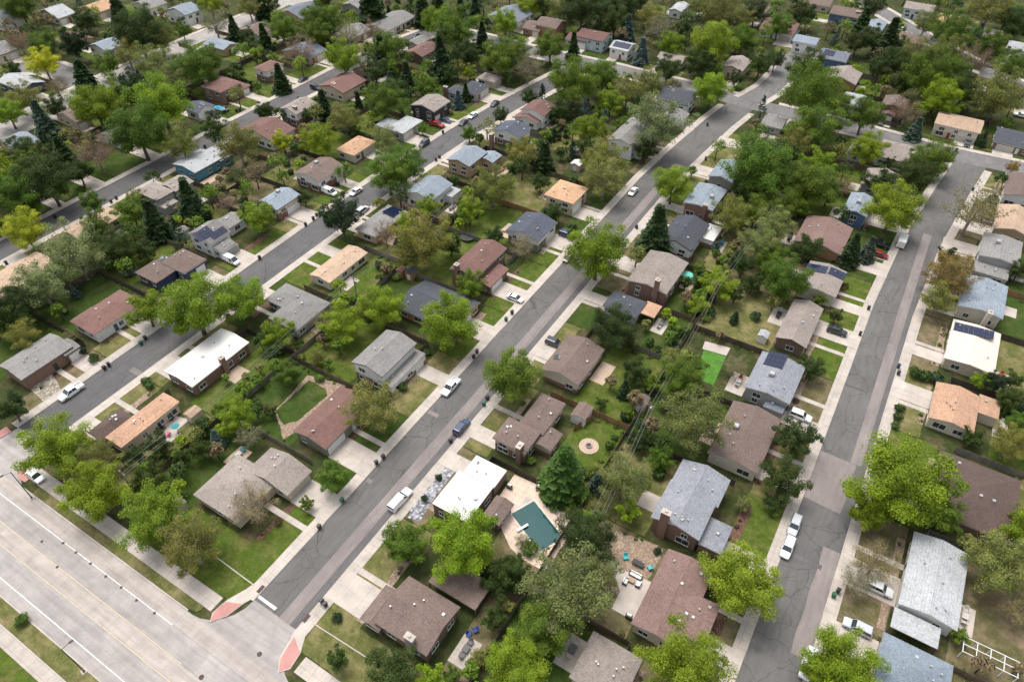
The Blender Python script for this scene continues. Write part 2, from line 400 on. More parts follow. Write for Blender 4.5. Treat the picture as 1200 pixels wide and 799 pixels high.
for (px, py, l, w, lb) in ((162, 437, 5, 1.4, 'small pale patch in the dark street by the white-roofed house'), (508, 485, 2.6, 1.0, 'small pale rectangular patch beside the blue car'), (432, 563, 1.6, .9, 'tiny pale square patch in the cracked street')):
    q = P(px, py); sheet('road_patch', rectp(q.x-l/2*(.5 if lb[0:4] == 'tiny' else 1), q.y-w/2, q.x+l/2, q.y+w/2), PATCH_L, 1, lb)

# ---- the avenue of concrete slabs at the near left
av = sheet('avenue', rectp(-170, 3.3, 60, 18.45), CONC_R[2], 0, 'wide pale concrete avenue with white and yellow lane lines')
rows = [(3.35, 5.0), (5.25, 8.85), (9.1, 11.7), (11.95, 15.3), (15.55, 18.35)]
rs = random.Random(3)
for ri, (y0, y1) in enumerate(rows):
    for k in range(24):
        x0 = -146+k*4.6+rs.uniform(-.02, .02)
        mb = MB(); mb.bevbox(-2.292, -(y1-y0)/2, -.02, 2.292, (y1-y0)/2, .012+rs.uniform(0, .004), .01)
        mt = CONC_R[1] if ri in (2, 4) else CONC_R[0] if rs.random() < .93 else CONC_R[2]
        o = mb.obj('concrete_slab', mt, av, (x0+2.3-av.location.x, (y0+y1)/2-av.location.y, .006))
for y, mt, lb, x0, x1 in ((15.43, PAINT_W, 'solid white edge line on avenue before the junction', -140, -77.2), (5.13, PAINT_W, 'solid white edge line beside the avenue gutter', -140, -40),
                  (11.82, PAINT_Y, 'yellow centre lane line next to the white edge line side', -140, -70.5), (8.97, PAINT_Y, 'yellow centre lane line on the lamp post side', -140, -40)):
    sheet('lane_line', rectp(x0, y-.09, x1, y+.09), mt, 1, lb)
# junction mouths
def mouth(cx, hw, yt, lb):
    pts = [(cx-hw-9, 18.4)]
    for k in range(7):
        t = k/6*math.pi/2; pts.append((cx-hw-7.5+7.5*math.sin(t), 18.4+ (yt-18.4)*(1-math.cos(t))))
    for k in range(6, -1, -1):
        t = k/6*math.pi/2; pts.append((cx+hw+7.5-7.5*math.sin(t), 18.4+(yt-18.4)*(1-math.cos(t))))
    pts.append((cx+hw+9, 18.4))
    return sheet('junction', pts, CONC_R[0], 0, lb)
mouth(-63.65, 4.95, 25.9, 'pale concrete mouth of the cracked street at the avenue')
mouth(-136, 4.6, 27.2, 'pale concrete mouth of the dark street at the avenue')
sheet('stop_bar', pix([(302, 700), (304, 697), (325, 712), (322, 715)]), PAINT_W, 1, 'thick white stop bar at the end of the cracked street')
# sidewalks and verges along the avenue
for x0, x1, w in ((-128.3, -73.5, 'before'), (-54, -20, 'past'), (-170, -147, 'beyond the dark street, before')):
    sheet('sidewalk', rectp(x0, 20.45, x1, 23.3), CONC, 3, 'wide concrete sidewalk along the avenue '+w+' the red ramps', thick=.1)
    vb = 'grass verge between avenue kerb and sidewalk '+w+' the red ramps'
    xa, xb = x0+6, x1-1.5
    vp = [(xa, 18.75), (xb-2.5, 18.75), (xb-.5, 19.1), (xb, 20.0), (xb-.3, 20.4), (xa, 20.4)]
    sheet('verge', vp, GRASS['y'], 3, vb)
    sheet('kerb', rectp(x0+3, 18.45, x1-3.5, 18.7), CONC_D, 3, 'raised concrete kerb of the avenue '+w+' the red ramps', thick=.1)
sheet('kerb', rectp(-170, 3.05, 60, 3.3), CONC_D, 3, 'raised concrete kerb on the lamp post side of the avenue', thick=.1)
sheet('verge', rectp(-170, .35, 60, 3.04), GRASS['y'], 2, 'grass verge with lamp post beside the avenue')
sheet('sidewalk', rectp(-170, -2.05, 60, .3), CONC, 3, 'concrete sidewalk behind the lamp post verge', thick=.1)
sheet('verge', rectp(-170, -12, 60, -2.1), GRASS['g'], 2, 'grass strip behind the lamp post sidewalk')
sheet('pavement', pix([(246, 729), (249, 718), (266, 703), (289, 690), (303, 680), (306, 692), (300, 699), (286, 707), (266, 722)]), CONC_D, 3, 'concrete corner pavement around the red ramp beside the verge', thick=.1)
sheet('red_ramp', pix([(247, 729), (250, 718), (265, 705), (284, 708), (266, 721)]), RED_PAVE, 4, 'red textured kerb ramp on the verge side of the cracked street', thick=.05)
sheet('pavement', pix([(326, 788), (328, 770), (346, 738), (361, 728), (372, 722), (360, 738), (352, 766), (340, 784)]), CONC_D, 3, 'concrete corner pavement around the red ramp beside the brown house', thick=.1)
sheet('red_ramp', pix([(327, 787), (329, 771), (345, 746), (352, 765), (339, 783)]), RED_PAVE, 4, 'red textured kerb ramp on the brown house side of cracked street', thick=.05)
sheet('red_ramp', pix([(22, 562), (20, 552), (34, 546), (46, 553), (30, 565)]), RED_PAVE, 4, 'red textured kerb ramp near the first lamp post and orange-roofed house', thick=.05)
sheet('red_ramp', pix([(0, 505), (0, 514), (14, 506), (8, 500)]), RED_PAVE, 4, 'red textured kerb ramp below the dark round bush', thick=.05)
IRON = m_plain('iron', (.06, .035, .03), .7, 0, .2, 6)
for px, py, lb in ((236, 793, 'round manhole cover in the avenue'), (304, 766, 'round manhole cover in the junction mouth')):
    mb = MB(); mb.lathe([(.42, -.02), (.42, .02), (.36, .03)], 14); tag(mb.obj('manhole_cover', IRON, None, P(px, py, .045)), 'rusty '+lb, 'manhole cover')
for px, py, lb in ((305.5, 690, 'verge'), (359, 724, 'brown house')):
    mb = MB(); mb.bevbox(-.35, -.75, 0, .35, .75, .05); tag(mb.obj('drain_grate', IRON, None, P(px, py, .12)), 'rusty drain grate in the sidewalk on the %s side of the junction' % lb, 'drain')

for px, py, w in ((49, 634, 'in the lane inside the white line'), (67, 664, 'beside the yellow line'), (74, 636, 'first from the corner lamp on the white line'), (89, 647, 'second from the corner lamp on the white line'), (106, 660, 'third from the corner lamp on the white line'), (124, 675, 'fourth from the corner lamp on the white line'), (142, 688, 'fifth from the corner lamp on the white line'), (160, 703, 'sixth from the corner lamp on the white line'), (181, 718, 'last before the junction on the white line')):
    mb = MB(); mb.lathe([(.27, -.02), (.27, .015), (.2, .02)], 10); tag(mb.obj('valve_cover', IRON, None, P(px, py, .05)), 'small dark valve cover '+w, 'manhole cover', 'small valve covers in the avenue')
sheet('lawn', rectp(-97, 23.45, -71, 33.5), GRASS['g'], 1, 'corner lawn between the avenue sidewalk and the beige corner house')
sheet('lawn', rectp(-56.3, 23.45, -30, 31.5), GRASS['y'], 1, 'corner lawn between the avenue sidewalk and brown corner house')
sheet('lawn', rectp(-128, 23.45, -106, 32.5), GRASS['b'], 1, 'bare corner yard between the avenue sidewalk and orange-roofed house')

# ================================================================== HOUSES
ROOF = {'gs': (.235, .245, .275), 'nr': (.075, .085, .115), 'bs': (.20, .24, .285), 'br': (.155, .112, .097), 'db': (.09, .06, .052), 'rb': (.165, .09, .077), 'gr': (.215, .207, .2), 'lg': (.36, .373, .387), 'wh': (.56, .55, .53),
        'bg': (.265, .228, .205), 'tn': (.41, .25, .165), 'or': (.47, .29, .175), 'ch': (.06, .066, .08), 'sl': (.15, .17, .205), 'bl': (.225, .265, .31),
        'rr': (.185, .12, .105), 'bt': (.42, .30, .215), 'cr': (.62, .55, .48)}
WALL = {'wh': ((.70, .70, .69), 0), 'be': ((.50, .42, .32), 0), 'bk': ((.22, .135, .105), 1), 'gn': ((.20, .20, .16), 0), 'gy': ((.33, .33, .33), 0), 'dk': ((.035, .035, .035), 0),
        'nv': ((.04, .06, .13), 0), 'tn': ((.42, .30, .19), 0), 'bu': ((.08, .14, .25), 0), 'cr': ((.60, .54, .44), 0), 'te': ((.08, .24, .33), 0), 'ob': ((.36, .20, .11), 1), 'lb': ((.42, .52, .56), 0), 'bn': ((.17, .12, .09), 0)}
def wallmat(k): return m_wall('wall_'+k, WALL[k][0], WALL[k][1])
def roofmat(k): return m_roof('roof_'+k, ROOF[k], k in ('wh', 'cr'))
TRIM = m_plain('trim_white', (.68, .67, .64), .6, 0, .06); TRIM_D = m_plain('trim_brown', (.14, .09, .06), .6, 0, .1)
DOOR_M = m_tint('door_paint', .5); METAL = m_plain('vent_metal', (.42, .425, .43), .4, .3, .1)
BRICK = wallmat('bk')

def _window(w, h):
    fr = MB(); t = .09
    for a in ((-w/2-t, 0, -h/2-t, w/2+t, .07, -h/2), (-w/2-t, 0, h/2, w/2+t, .07, h/2+t), (-w/2-t, .001, -h/2, -w/2, .069, h/2), (w/2, .001, -h/2, w/2+t, .069, h/2), (-.035, .002, -h/2, .035, .06, h/2)):
        fr.box(a[0], -a[4], a[2], a[1+2], -a[1], a[5])
    fr.box(-w/2-t-.05, -.12, -h/2-t-.06, w/2+t+.05, 0, -h/2-t-.002)
    pn = MB(); pn.box(-w/2, -.04, -h/2, w/2, -.005, h/2)
    return fr.mesh('window_frame', TRIM), pn.mesh('pane', m_glass())
WIN = {k: _window(*k) for k in ((1.1, 1.1), (1.7, 1.15), (2.4, 1.4))}
def _garage(w, h):
    fr = MB(); t = .12
    for a in ((-w/2-t, -w/2, 0, h), (w/2, w/2+t, 0, h), (-w/2-t, w/2+t, h, h+t)): fr.box(a[0], -.09, a[2], a[1], 0, a[3])
    ps = []
    n = 4
    mb = MB(); ph = h/n
    mb.bevbox(-w/2+.01, -.06, .01, w/2-.01, 0, ph-.02, .01)
    return fr.mesh('garage_frame', TRIM), mb.mesh('garage_panel', m_tint('garage_paint', .5)), n, ph
GAR = {w: _garage(w, 2.15) for w in (2.6, 4.8)}
_db = MB(); _db.box(-.48, -.06, 0, .48, 0, 2.05); _db.box(-.3, -.08, 1.2, .3, -.06, 1.85); DOORM = _db.mesh('front_door', DOOR_M)
_v = MB(); _v.lathe([(.11, -.15), (.11, .35), (.17, .36), (.15, .48)], 8); VENT1 = _v.mesh('roof_vent', METAL)
_v = MB(); _v.bevbox(-.28, -.28, -.12, .28, .28, .2, .06); VENT2 = _v.mesh('roof_vent', METAL)
_v = MB(); _v.bevbox(-.55, -.55, -.2, .55, .55, .85, .12)
for k in range(5):
    _v.box(-.45, -.585, .0+k*.13, .45, -.555, .07+k*.13); _v.box(.555, -.45, k*.13, .585, .45, .07+k*.13)
COOLER = _v.mesh('swamp_cooler', METAL)
_v = MB(); _v.bevbox(-.5, -.8, -.02, .5, .8, .045, .015); SOLAR = _v.mesh('solar_panel', m_solar())
_v = MB(); _v.bevbox(-.6, -.4, -.05, .6, .4, .14, .04); SKYL = _v.mesh('skylight', m_glass())

HOUSES = []
class House: pass
SIDES = {'-y': (0, (0, -1)), '+x': (math.pi/2, (1, 0)), '+y': (math.pi, (0, 1)), '-x': (-math.pi/2, (-1, 0))}
def rect4(c, e):
    L, T, Rr, B = [None if q is None else P(q[0], q[1], e) for q in c]
    av = lambda k, *v: sum(getattr(q, k) for q in v if q)/len([q for q in v if q])
    x0, x1, y0, y1 = av('x', L, T), av('x', Rr, B), av('y', L, B), av('y', Rr, T)
    return [min(x0, x1-4), min(y0, y1-4), x1, y1]
def roof_fn(b):
    x0, y0, x1, y1 = b['r']; e = b['e']; k = b['k']; pt = b['p']
    def f(x, y):
        if k == 'x': return e+pt*(min(y-y0, y1-y))
        if k == 'y': return e+pt*(min(x-x0, x1-x))
        if k == 'h': return e+pt*min(x-x0, x1-x, y-y0, y1-y)
        return e+.12
    return f
def roof_shell(b, c, dz0, dz1, grow=0.0):
    x0, y0, x1, y1 = b['r']; x0 -= c[0]+grow; x1 += grow-c[0]; y0 -= c[1]+grow; y1 += grow-c[1]
    e, k, pt = b['e'], b['k'], b['p']; mb = MB()
    w, d = x1-x0, y1-y0
    if k == 'f':
        return mb.bevbox(x0, y0, e+dz0, x1, y1, e+dz1, .03)
    if k == 'y': top = [(x0+w/2, y0, e+pt*w/2), (x0+w/2, y1, e+pt*w/2)]
    elif k == 'x': top = [(x0, y0+d/2, e+pt*d/2), (x1, y0+d/2, e+pt*d/2)]
    else:
        h = min(w, d)/2
        top = [(x0+w/2, y0+h, e+pt*h), (x0+w/2, y1-h-.01, e+pt*h)] if d >= w else [(x0+h, y0+d/2, e+pt*h), (x1-h-.01, y0+d/2, e+pt*h)]
    base = [(x0, y0, e), (x1, y0, e), (x1, y1, e), (x0, y1, e)]
    vs = base+top
    if k == 'y' or (k == 'h' and d >= w): fs = [(0, 4, 5, 3), (1, 2, 5, 4)]; ends = [(0, 1, 4), (2, 3, 5)]
    else: fs = [(0, 1, 5, 4), (2, 3, 4, 5)]; ends = [(1, 2, 5), (3, 0, 4)]
    if k == 'h': fs += ends
    up = [(x, y, z+dz1) for x, y, z in vs]; lo = [(x, y, z+dz0) for x, y, z in vs]
    mb.add(up+lo, fs+[tuple(6+i for i in reversed(f)) for f in fs])
    # rim
    rim = [(0, 1), (1, 2), (2, 3), (3, 0)] if k == 'h' else ([(0, 4), (4, 1), (1, 2), (2, 5), (5, 3), (3, 0)] if k == 'y' else [(0, 1), (1, 5), (5, 2), (2, 3), (3, 4), (4, 0)])
    mb.f += [(6+a, 6+b_, b_, a) for a, b_ in rim]
    return mb
def house(row, front, sn, label, roof, wall, blocks, **ft):
    rr = random.Random(sn); h = House(); h.sn = sn; h.row = row; h.front = front; h.ft = ft; bl = []
    for q in blocks:
        c, e, k = q[0], q[1], q[2]; o = q[3] if len(q) > 3 else {}
        bl.append(dict(r=rect4(c, e), e=e, k=k, p=o.get('p', .30), roof=o.get('roof', roof), wall=o.get('wall', wall)))
    h.bl = bl
    X0, Y0 = min(b['r'][0] for b in bl), min(b['r'][1] for b in bl); X1, Y1 = max(b['r'][2] for b in bl), max(b['r'][3] for b in bl)
    h.r = (X0, Y0, X1, Y1); cx, cy = (X0+X1)/2, (Y0+Y1)/2; h.c = (cx, cy)
    root = empty('house', (cx, cy, 0)); tag(root, label, 'house', 'houses of the suburb'); h.root = root
    far = (cy > 270 or cx < -250)
    gi = ft.get('gar', 0 if len(bl) == 1 else len(bl)-1)
    for bi, b in enumerate(bl):
        x0, y0, x1, y1 = b['r']; e = b['e']; ov = .12 if b['k'] == 'f' else .45
        w0, v0, w1, v1 = x0+ov-cx, y0+ov-cy, x1-ov-cx, y1-ov-cy
        if bi: w0 += .013*bi; v0 += .017*bi; w1 -= .011*bi; v1 -= .015*bi
        pt = b['p']; k = b['k']; mb = MB(); et = e-.17+(pt*ov if k != 'f' else 0)
        if k == 'y':
            a = et+pt*(w1-w0)/2; m_ = (w0+w1)/2
            mb.loft([[(w0, v0, 0), (w1, v0, 0), (w1, v0, et), (m_, v0, a), (w0, v0, et)], [(w0, v1, 0), (w1, v1, 0), (w1, v1, et), (m_, v1, a), (w0, v1, et)]])
        elif k == 'x':
            a = et+pt*(v1-v0)/2; m_ = (v0+v1)/2
            mb.loft([[(w0, v0, 0), (w0, v0, et), (w0, m_, a), (w0, v1, et), (w0, v1, 0)], [(w1, v0, 0), (w1, v0, et), (w1, m_, a), (w1, v1, et), (w1, v1, 0)]])
        else: mb.box(w0, v0, 0, w1, v1, et-.02)
        if not ft.get('open') or bi != ft['open']: mb.obj('wall', wallmat(b['wall']), root)
        else:
            for px_, py_ in ((w0, v0), (w1, v0), (w1, v1), (w0, v1)):
                pm = MB(); pm.box(px_-.09, py_-.09, 0, px_+.09, py_+.09, e-.1); pm.obj('post', TRIM_D, root)
        ro = roof_shell(b, (cx, cy), -.07, .05).obj('roof', roofmat(b['roof']), root)
        roof_shell(b, (cx, cy), -.24, -.075, -.02).obj('fascia', TRIM if rr.random() < .8 else TRIM_D, ro)
        if b['k'] in 'xyh' and not far:
            rx, ry = x1-x0, y1-y0; rise = pt*min(rx, ry)/2 if k == 'h' else (pt*ry/2 if k == 'x' else pt*rx/2)
            al = k == 'y' or (k == 'h' and ry >= rx)
            hl = (ry if al else rx)/2-(min(rx, ry)/2 if k == 'h' else 0)
            if hl > .3:
                mx_, my_ = (x0+x1)/2-cx, (y0+y1)/2-cy; z = e+rise+.052; rc = MB()
                if al: rc.add([(mx_-.16, my_-hl, z-.05), (mx_, my_-hl, z+.03), (mx_+.16, my_-hl, z-.05), (mx_-.16, my_+hl, z-.05), (mx_, my_+hl, z+.03), (mx_+.16, my_+hl, z-.05)], [(0, 1, 4, 3), (1, 2, 5, 4), (0, 2, 1), (3, 4, 5)])
                else: rc.add([(mx_-hl, my_-.16, z-.05), (mx_-hl, my_, z+.03), (mx_-hl, my_+.16, z-.05), (mx_+hl, my_-.16, z-.05), (mx_+hl, my_, z+.03), (mx_+hl, my_+.16, z-.05)], [(0, 3, 4, 1), (1, 4, 5, 2), (0, 1, 2), (3, 5, 4)])
                rc.obj('ridge_cap', roofmat(b['roof']), ro)
        if ft.get('base') and bi not in (ft.get('open', -1),):
            bm_ = MB(); bm_.box(w0-.03, v0-.03, 0, w1+.03, v1+.03, 1.15 if e < 4 else 2.3); bm_.obj('brick_base', wallmat(ft['base']), root)
        if ft.get('open') == bi: continue
        # windows, doors, garage
        sto = [1.45] if e < 3.9 else [1.35, e-1.45]
        for sd, (rz, nrm) in SIDES.items():
            hor = nrm[0] == 0; ln = (w1-w0) if hor else (v1-v0); used = []
            wx = (w0+w1)/2 if hor else (w1 if nrm[0] > 0 else w0); wy = (v0+v1)/2 if not hor else (v1 if nrm[1] > 0 else v0)
            def at(t, z, out=.0):
                # position along the wall seen from outside
                tx, ty = (-nrm[1], nrm[0]); return (wx+tx*t+nrm[0]*out, wy+ty*t+nrm[1]*out, z)
            def blocked(t):
                q = at(t, 0, .25); gx, gy = q[0]+cx, q[1]+cy
                return any(o is not b and o['r'][0] < gx < o['r'][2] and o['r'][1] < gy < o['r'][3] for o in bl)
            if sd == front:
                if bi == gi and not ft.get('nogar'):
                    gw = 4.8 if ln > 8.5 and rr.random() < .6 or ft.get('g2') else 2.6; gf = ft.get('gf', rr.choice((.2, .8)))
                    t = max(-ln/2+gw/2+.5, min(ln/2-gw/2-.5, (gf-.5)*ln*(1 if (nrm[0] > 0 or nrm[1] < 0) else -1)))
                    out = .035 if ft.get('base') else 0.005; fm, pm, n_, ph = GAR[gw]; gc = ft.get('gc', rr.choice(((.7, .69, .66), (.62, .58, .5), (.45, .43, .4), (.7, .7, .7))))
                    g = link('garage_door', fm, root, at(t, 0, out), rz)
                    for i_ in range(n_): link('panel', pm, g, (0, 0, i_*ph+.01), color=gc)
                    used.append((t, gw/2+.3)); q = at(t, 0, out); h.gar = (q[0]+cx, q[1]+cy, gw)
                if bi == ft.get('di', 0):
                    for t in (ln*.1, -ln*.12, ln*.25, -ln*.27, 0):
                        if all(abs(t-u) > hw+.7 for u, hw in used) and not blocked(t):
                            link('front_door', DOORM, root, at(t, .12, .035 if ft.get('base') else .005), rz, color=rr.choice(((.25, .05, .04), (.05, .08, .15), (.6, .6, .58), (.12, .07, .04), (.03, .03, .03))))
                            used.append((t, .8)); q = at(t, 0); h.door = (q[0]+cx, q[1]+cy); break
            if k == 'f' and ln < 5: continue
            for si, z in enumerate(sto):
                n_ = max(1, int(ln/3.4)); kinds = ((1.1, 1.1), (1.7, 1.15), (1.7, 1.15), (2.4, 1.4))
                for i in range(n_):
                    if rr.random() < .18: continue
                    t = (i+.5-n_/2)*ln/n_+rr.uniform(-.3, .3); kd = rr.choice(kinds if si == 0 else kinds[:3])
                    if abs(t)+kd[0]/2+.2 > ln/2: continue
                    if si == 0 and any(abs(t-u) < hw+kd[0]/2+.1 for u, hw in used): continue
                    if blocked(t) or z+.75 > et: continue
                    fm, pm = WIN[kd]; wd = link('window', fm, root, at(t, z, .035 if (ft.get('base')) else .004), rz)
                    link('pane', pm, wd)
        f = roof_fn(b)
        for i in range(ft.get('vents', rr.randint(2, 5)) if x1-x0 > 5 else 1):
            vx, vy = rr.uniform(x0+1.2, x1-1.2), rr.uniform(y0+1.2, y1-1.2)
            link('roof_vent', rr.choice((VENT1, VENT2, VENT1)), root, (vx-cx, vy-cy, f(vx, vy)+.1))
    def top_block(x, y):
        c_ = [b for b in bl if b['r'][0] <= x <= b['r'][2] and b['r'][1] <= y <= b['r'][3]]
        return max(c_, key=lambda b: b['e']) if c_ else bl[0]
    def on_roof(px, py):
        z = bl[0]['e']+1
        for _ in range(4):
            q = P(px, py, z); b = top_block(q.x, q.y); x = min(max(q.x, b['r'][0]+.3), b['r'][2]-.3); y = min(max(q.y, b['r'][1]+.3), b['r'][3]-.3); z = roof_fn(b)(x, y)
        return x, y, z, b
    for (px, py) in ft.get('ch', ()):
        e = bl[0]['e']; q = P(px, py, e+1.6)
        if 'chb' in ft:
            cb = bl[ft['chb']]; zz = cb['e']+.9
            while zz < cb['e']+4.5 and P(px, py, zz).y > cb['r'][1]+.25: zz += .1
            e = zz-1.6; q = P(px, py, zz)
        w_, d_ = rr.choice(((.5, .8), (.8, .5), (.55, .55))); mb = MB(); mb.box(-w_, -d_, 0, w_, d_, e+1.6)
        cm = mb.obj('chimney', wallmat(ft.get('chm', 'bk')), root, (q.x-cx, q.y-cy, 0)); cp = MB()
        cp.box(-w_-.1, -d_-.1, e+1.6, w_+.1, d_+.1, e+1.75); cp.box(-.22, -.22, e+1.75, .22, .22, e+2.05); cp.obj('chimney_cap', CONC_D, cm)
    for (px, py) in ft.get('cool', ()):
        x, y, z, b = on_roof(px, py); link('swamp_cooler', COOLER, root, (x-cx, y-cy, z+.15))
    def slope_rot(b, x, y):
        f = roof_fn(b); gx = (f(x+.1, y)-f(x-.1, y))/.2; gy = (f(x, y+.1)-f(x, y-.1))/.2
        nz = Vector((-gx, -gy, 1)).normalized(); xa = Vector((1, 0, gx)).normalized(); ya = nz.cross(xa)
        return Matrix((xa, ya, nz)).transposed(), gx, gy
    for (px, py) in ft.get('sky', ()):
        x, y, z, b = on_roof(px, py); m3, gx, gy = slope_rot(b, x, y)
        o = link('skylight', SKYL, root, (x-cx, y-cy, z+.08)); o.rotation_euler = m3.to_euler()
    for (px, py, nx, ny) in ft.get('sol', ()):
        x, y, z, b = on_roof(px, py); m3, gx, gy = slope_rot(b, x, y)
        for i in range(nx):
            for j in range(ny):
                off = m3 @ Vector(((i-(nx-1)/2)*1.04, (j-(ny-1)/2)*1.66, .17)); o = link('solar_panel', SOLAR, root, (x-cx+off.x, y-cy+off.y, z+off.z)); o.rotation_euler = m3.to_euler()
    HOUSES.append(h); return h

H = house
# ---- row facing +x onto the cracked street (street A), from the avenue up
H('AL', '+x', 'beige corner house', 'beige-grey hip-roofed house with attached double garage on the avenue corner', 'bg', 'be',
  [(((224, 580), (279, 533), (332, 562), (276, 610)), 2.9, 'h'), (((291, 552), (316, 523), (364, 551), (337, 583)), 2.8, 'y')], gar=1, g2=1, gf=.5, fl='g', bl='d', gc=(.45, .40, .33))
H('AL', '+x', 'plum-roofed green house', 'low plum-brown roofed house with grey-green siding and white-trimmed windows beside curved lawn', 'rb', 'gn',
  [(((341, 502), (402, 454), (437, 472), (379, 527)), 3.3, 'y', {'p': .26})], gf=.15, fl='d', bl='d', gc=(.7, .7, .7), roofc='rr')
H('AL', '+x', 'white gable-ended house', 'white two-storey gable house with grey shingles and long lower porch roof', 'gr', 'wh',
  [(((411, 425), (452, 387), (489, 401), (449, 442)), 5.4, 'y', {'p': .3}), (((447, 446), (484, 408), (497, 413), (460, 457)), 3.0, 'f', {'roof': 'gr'})], gar=1, fl='y', bl='g', base='bk', gf=.8)
H('AL', '+x', 'charcoal wide-roofed house', 'wide low house with charcoal shingles and brick side wall beside cedar fence', 'ch', 'ob',
  [(((468, 364), (491, 327), (560, 351), (536, 389)), 2.9, 'x', {'p': .24})], gf=.5, g2=1, fl='g', bl='d', wallg='wh')
H('AL', '+x', 'brown chimney two-storey house', 'brown-roofed two-storey house with brick chimney and low garage wing', 'rb', 'bn',
  [(((521, 315), (567, 282), (597, 291), (557, 324)), 5.0, 'y', {'p': .28}), (((556, 328), (581, 308), (596, 316), (573, 339)), 2.8, 'y', {'p': .2})], gar=1, g2=1, gf=.4, chb=0, ch=[(535, 310)], fl='g', bl='g', gc=(.7, .7, .7))
H('AL', '+x', 'navy-roofed white-fronted house', 'split-level house with navy-grey roof and white front beside a curved lawn', 'nr', 'wh',
  [(((592, 269), (617, 250), (656, 260), (629, 284)), 4.0, 'y', {'p': .28})], gf=.85, fl='g', bl='g', base='gn', roofd=1)
H('AL', '+x', 'tan-roofed beige split house', 'beige split-level house with bright tan hip roof', 'or', 'cr',
  [(((639, 228), (656, 210), (690, 221), (671, 240)), 4.6, 'h', {'p': .3})], gf=.2, fl='d', bl='y', base='be')
H('AL', '+x', 'white two-storey blossom-tree house', 'tall white two-storey house half hidden by pale blossoming tree', 'gr', 'wh',
  [(((713, 161), (742, 136), (768, 147), (738, 174)), 5.4, 'y'), (((738, 172), (752, 160), (764, 168), (748, 181)), 2.8, 'f', {'roof': 'gr'})], gf=.8, fl='b', bl='y')
H('AL', '+x', 'grey house behind blossom tree', 'low grey-roofed house between white two-storey house and the corner house', 'gr', 'gy',
  [(((768, 140), (789, 127), (808, 135), (792, 150)), 2.9, 'y')], gf=.8, fl='y', bl='g')
H('AL', '-y', 'charcoal-roofed white corner house', 'white two-storey corner house with charcoal roof and tall grey chimney', 'ch', 'wh',
  [(((768, 117), (782, 101), (819, 108), (806, 123)), 5.2, 'x', {'p': .3})], ch=[(789, 106)], chm='gy', fl='d', bl='y', nogar=1)
# ---- row facing -x onto street C
H('CR', '-x', 'long orange-roofed corner house', 'long low house with orange shed roof and dark brown garage roof by avenue', 'tn', 'be',
  [(((122, 512), (193, 460), (210, 471), (142, 525)), 3.2, 'y', {'p': .08}), (((102, 507), (138, 480), (163, 488), (119, 517)), 2.8, 'h', {'roof': 'db', 'p': .36})], gar=1, gf=.25, fl='y', bl='y')
H('CR', '-x', 'white-roofed brick house', 'brick house with bright white low-pitched roof and brick chimney', 'wh', 'bk',
  [(((189, 432), (262, 387), (296, 402), (221, 453)), 3.5, 'y', {'p': .13})], ch=[(259, 419)], fl='y', bl='g', gf=.2, open_=1)
H('CR', '-x', 'grey L-shaped house', 'grey-shingled L-shaped hip-roofed house with recessed porch', 'gr', 'gy',
  [(((320, 372), (351, 340), (386, 353), (347, 392)), 2.9, 'h'), (((310, 351), (335, 332), (366, 345), (340, 364)), 2.85, 'h')], gar=1, gf=.5, fl='d', bl='y')
H('CR', '-x', 'plain tan gable house', 'plain rectangular house with pale tan gable roof and cream walls', 'bt', 'cr',
  [(((358, 320), (415, 287), (429, 298), (386, 332)), 2.8, 'y', {'p': .2})], gf=.9, fl='g', bl='g')
H('CR', '-x', 'grey solar-roofed house', 'low grey house with a dark solar array behind the round dark pine', 'lg', 'tn',
  [(((417, 267), (455, 240), (480, 249), (437, 279)), 2.9, 'h', {'p': .16, 'roof': 'gr'})], sol=[(460, 248, 4, 3)], gf=.3, fl='d', bl='y')
H('CR', '-x', 'white pale-blue-roofed gable house', 'white gable house with pale blue-grey roof and small white awning', 'bl', 'wh',
  [(((472, 224), (505, 205), (534, 219), (500, 235)), 4.2, 'y', {'p': .3}), (((520, 228), (534, 219), (541, 223), (529, 231)), 2.6, 'f', {'roof': 'lg'})], gar=0, gf=.8, fl='y', bl='b')
H('CR', '-x', 'slate-roofed tan house', 'tan split-level house with slate-blue roof in two steps', 'bl', 'tn',
  [(((521, 185), (548, 172), (575, 179), (546, 196)), 4.4, 'y', {'p': .26}), (((560, 186), (570, 177), (590, 182), (577, 191)), 3.4, 'y', {'p': .26})], gar=0, gf=.8, fl='y', bl='y')
H('CR', '-x', 'brick-chimney navy-roofed white house', 'white two-storey house with navy roof and brick chimney', 'nr', 'wh',
  [(((577, 151), (595, 142), (624, 151), (606, 163)), 4.8, 'y')], ch=[(576, 157)], fl='y', bl='b', base='bk', gf=.3)
H('CR', '-x', 'red-brown-roofed white house', 'white two-storey house with red-brown roof and brown garage roof', 'rb', 'wh',
  [(((610, 129), (622, 119), (655, 123), (636, 136)), 5.0, 'y'), (((603, 136), (612, 130), (637, 139), (628, 147)), 2.8, 'y')], gar=1, fl='y', bl='g')
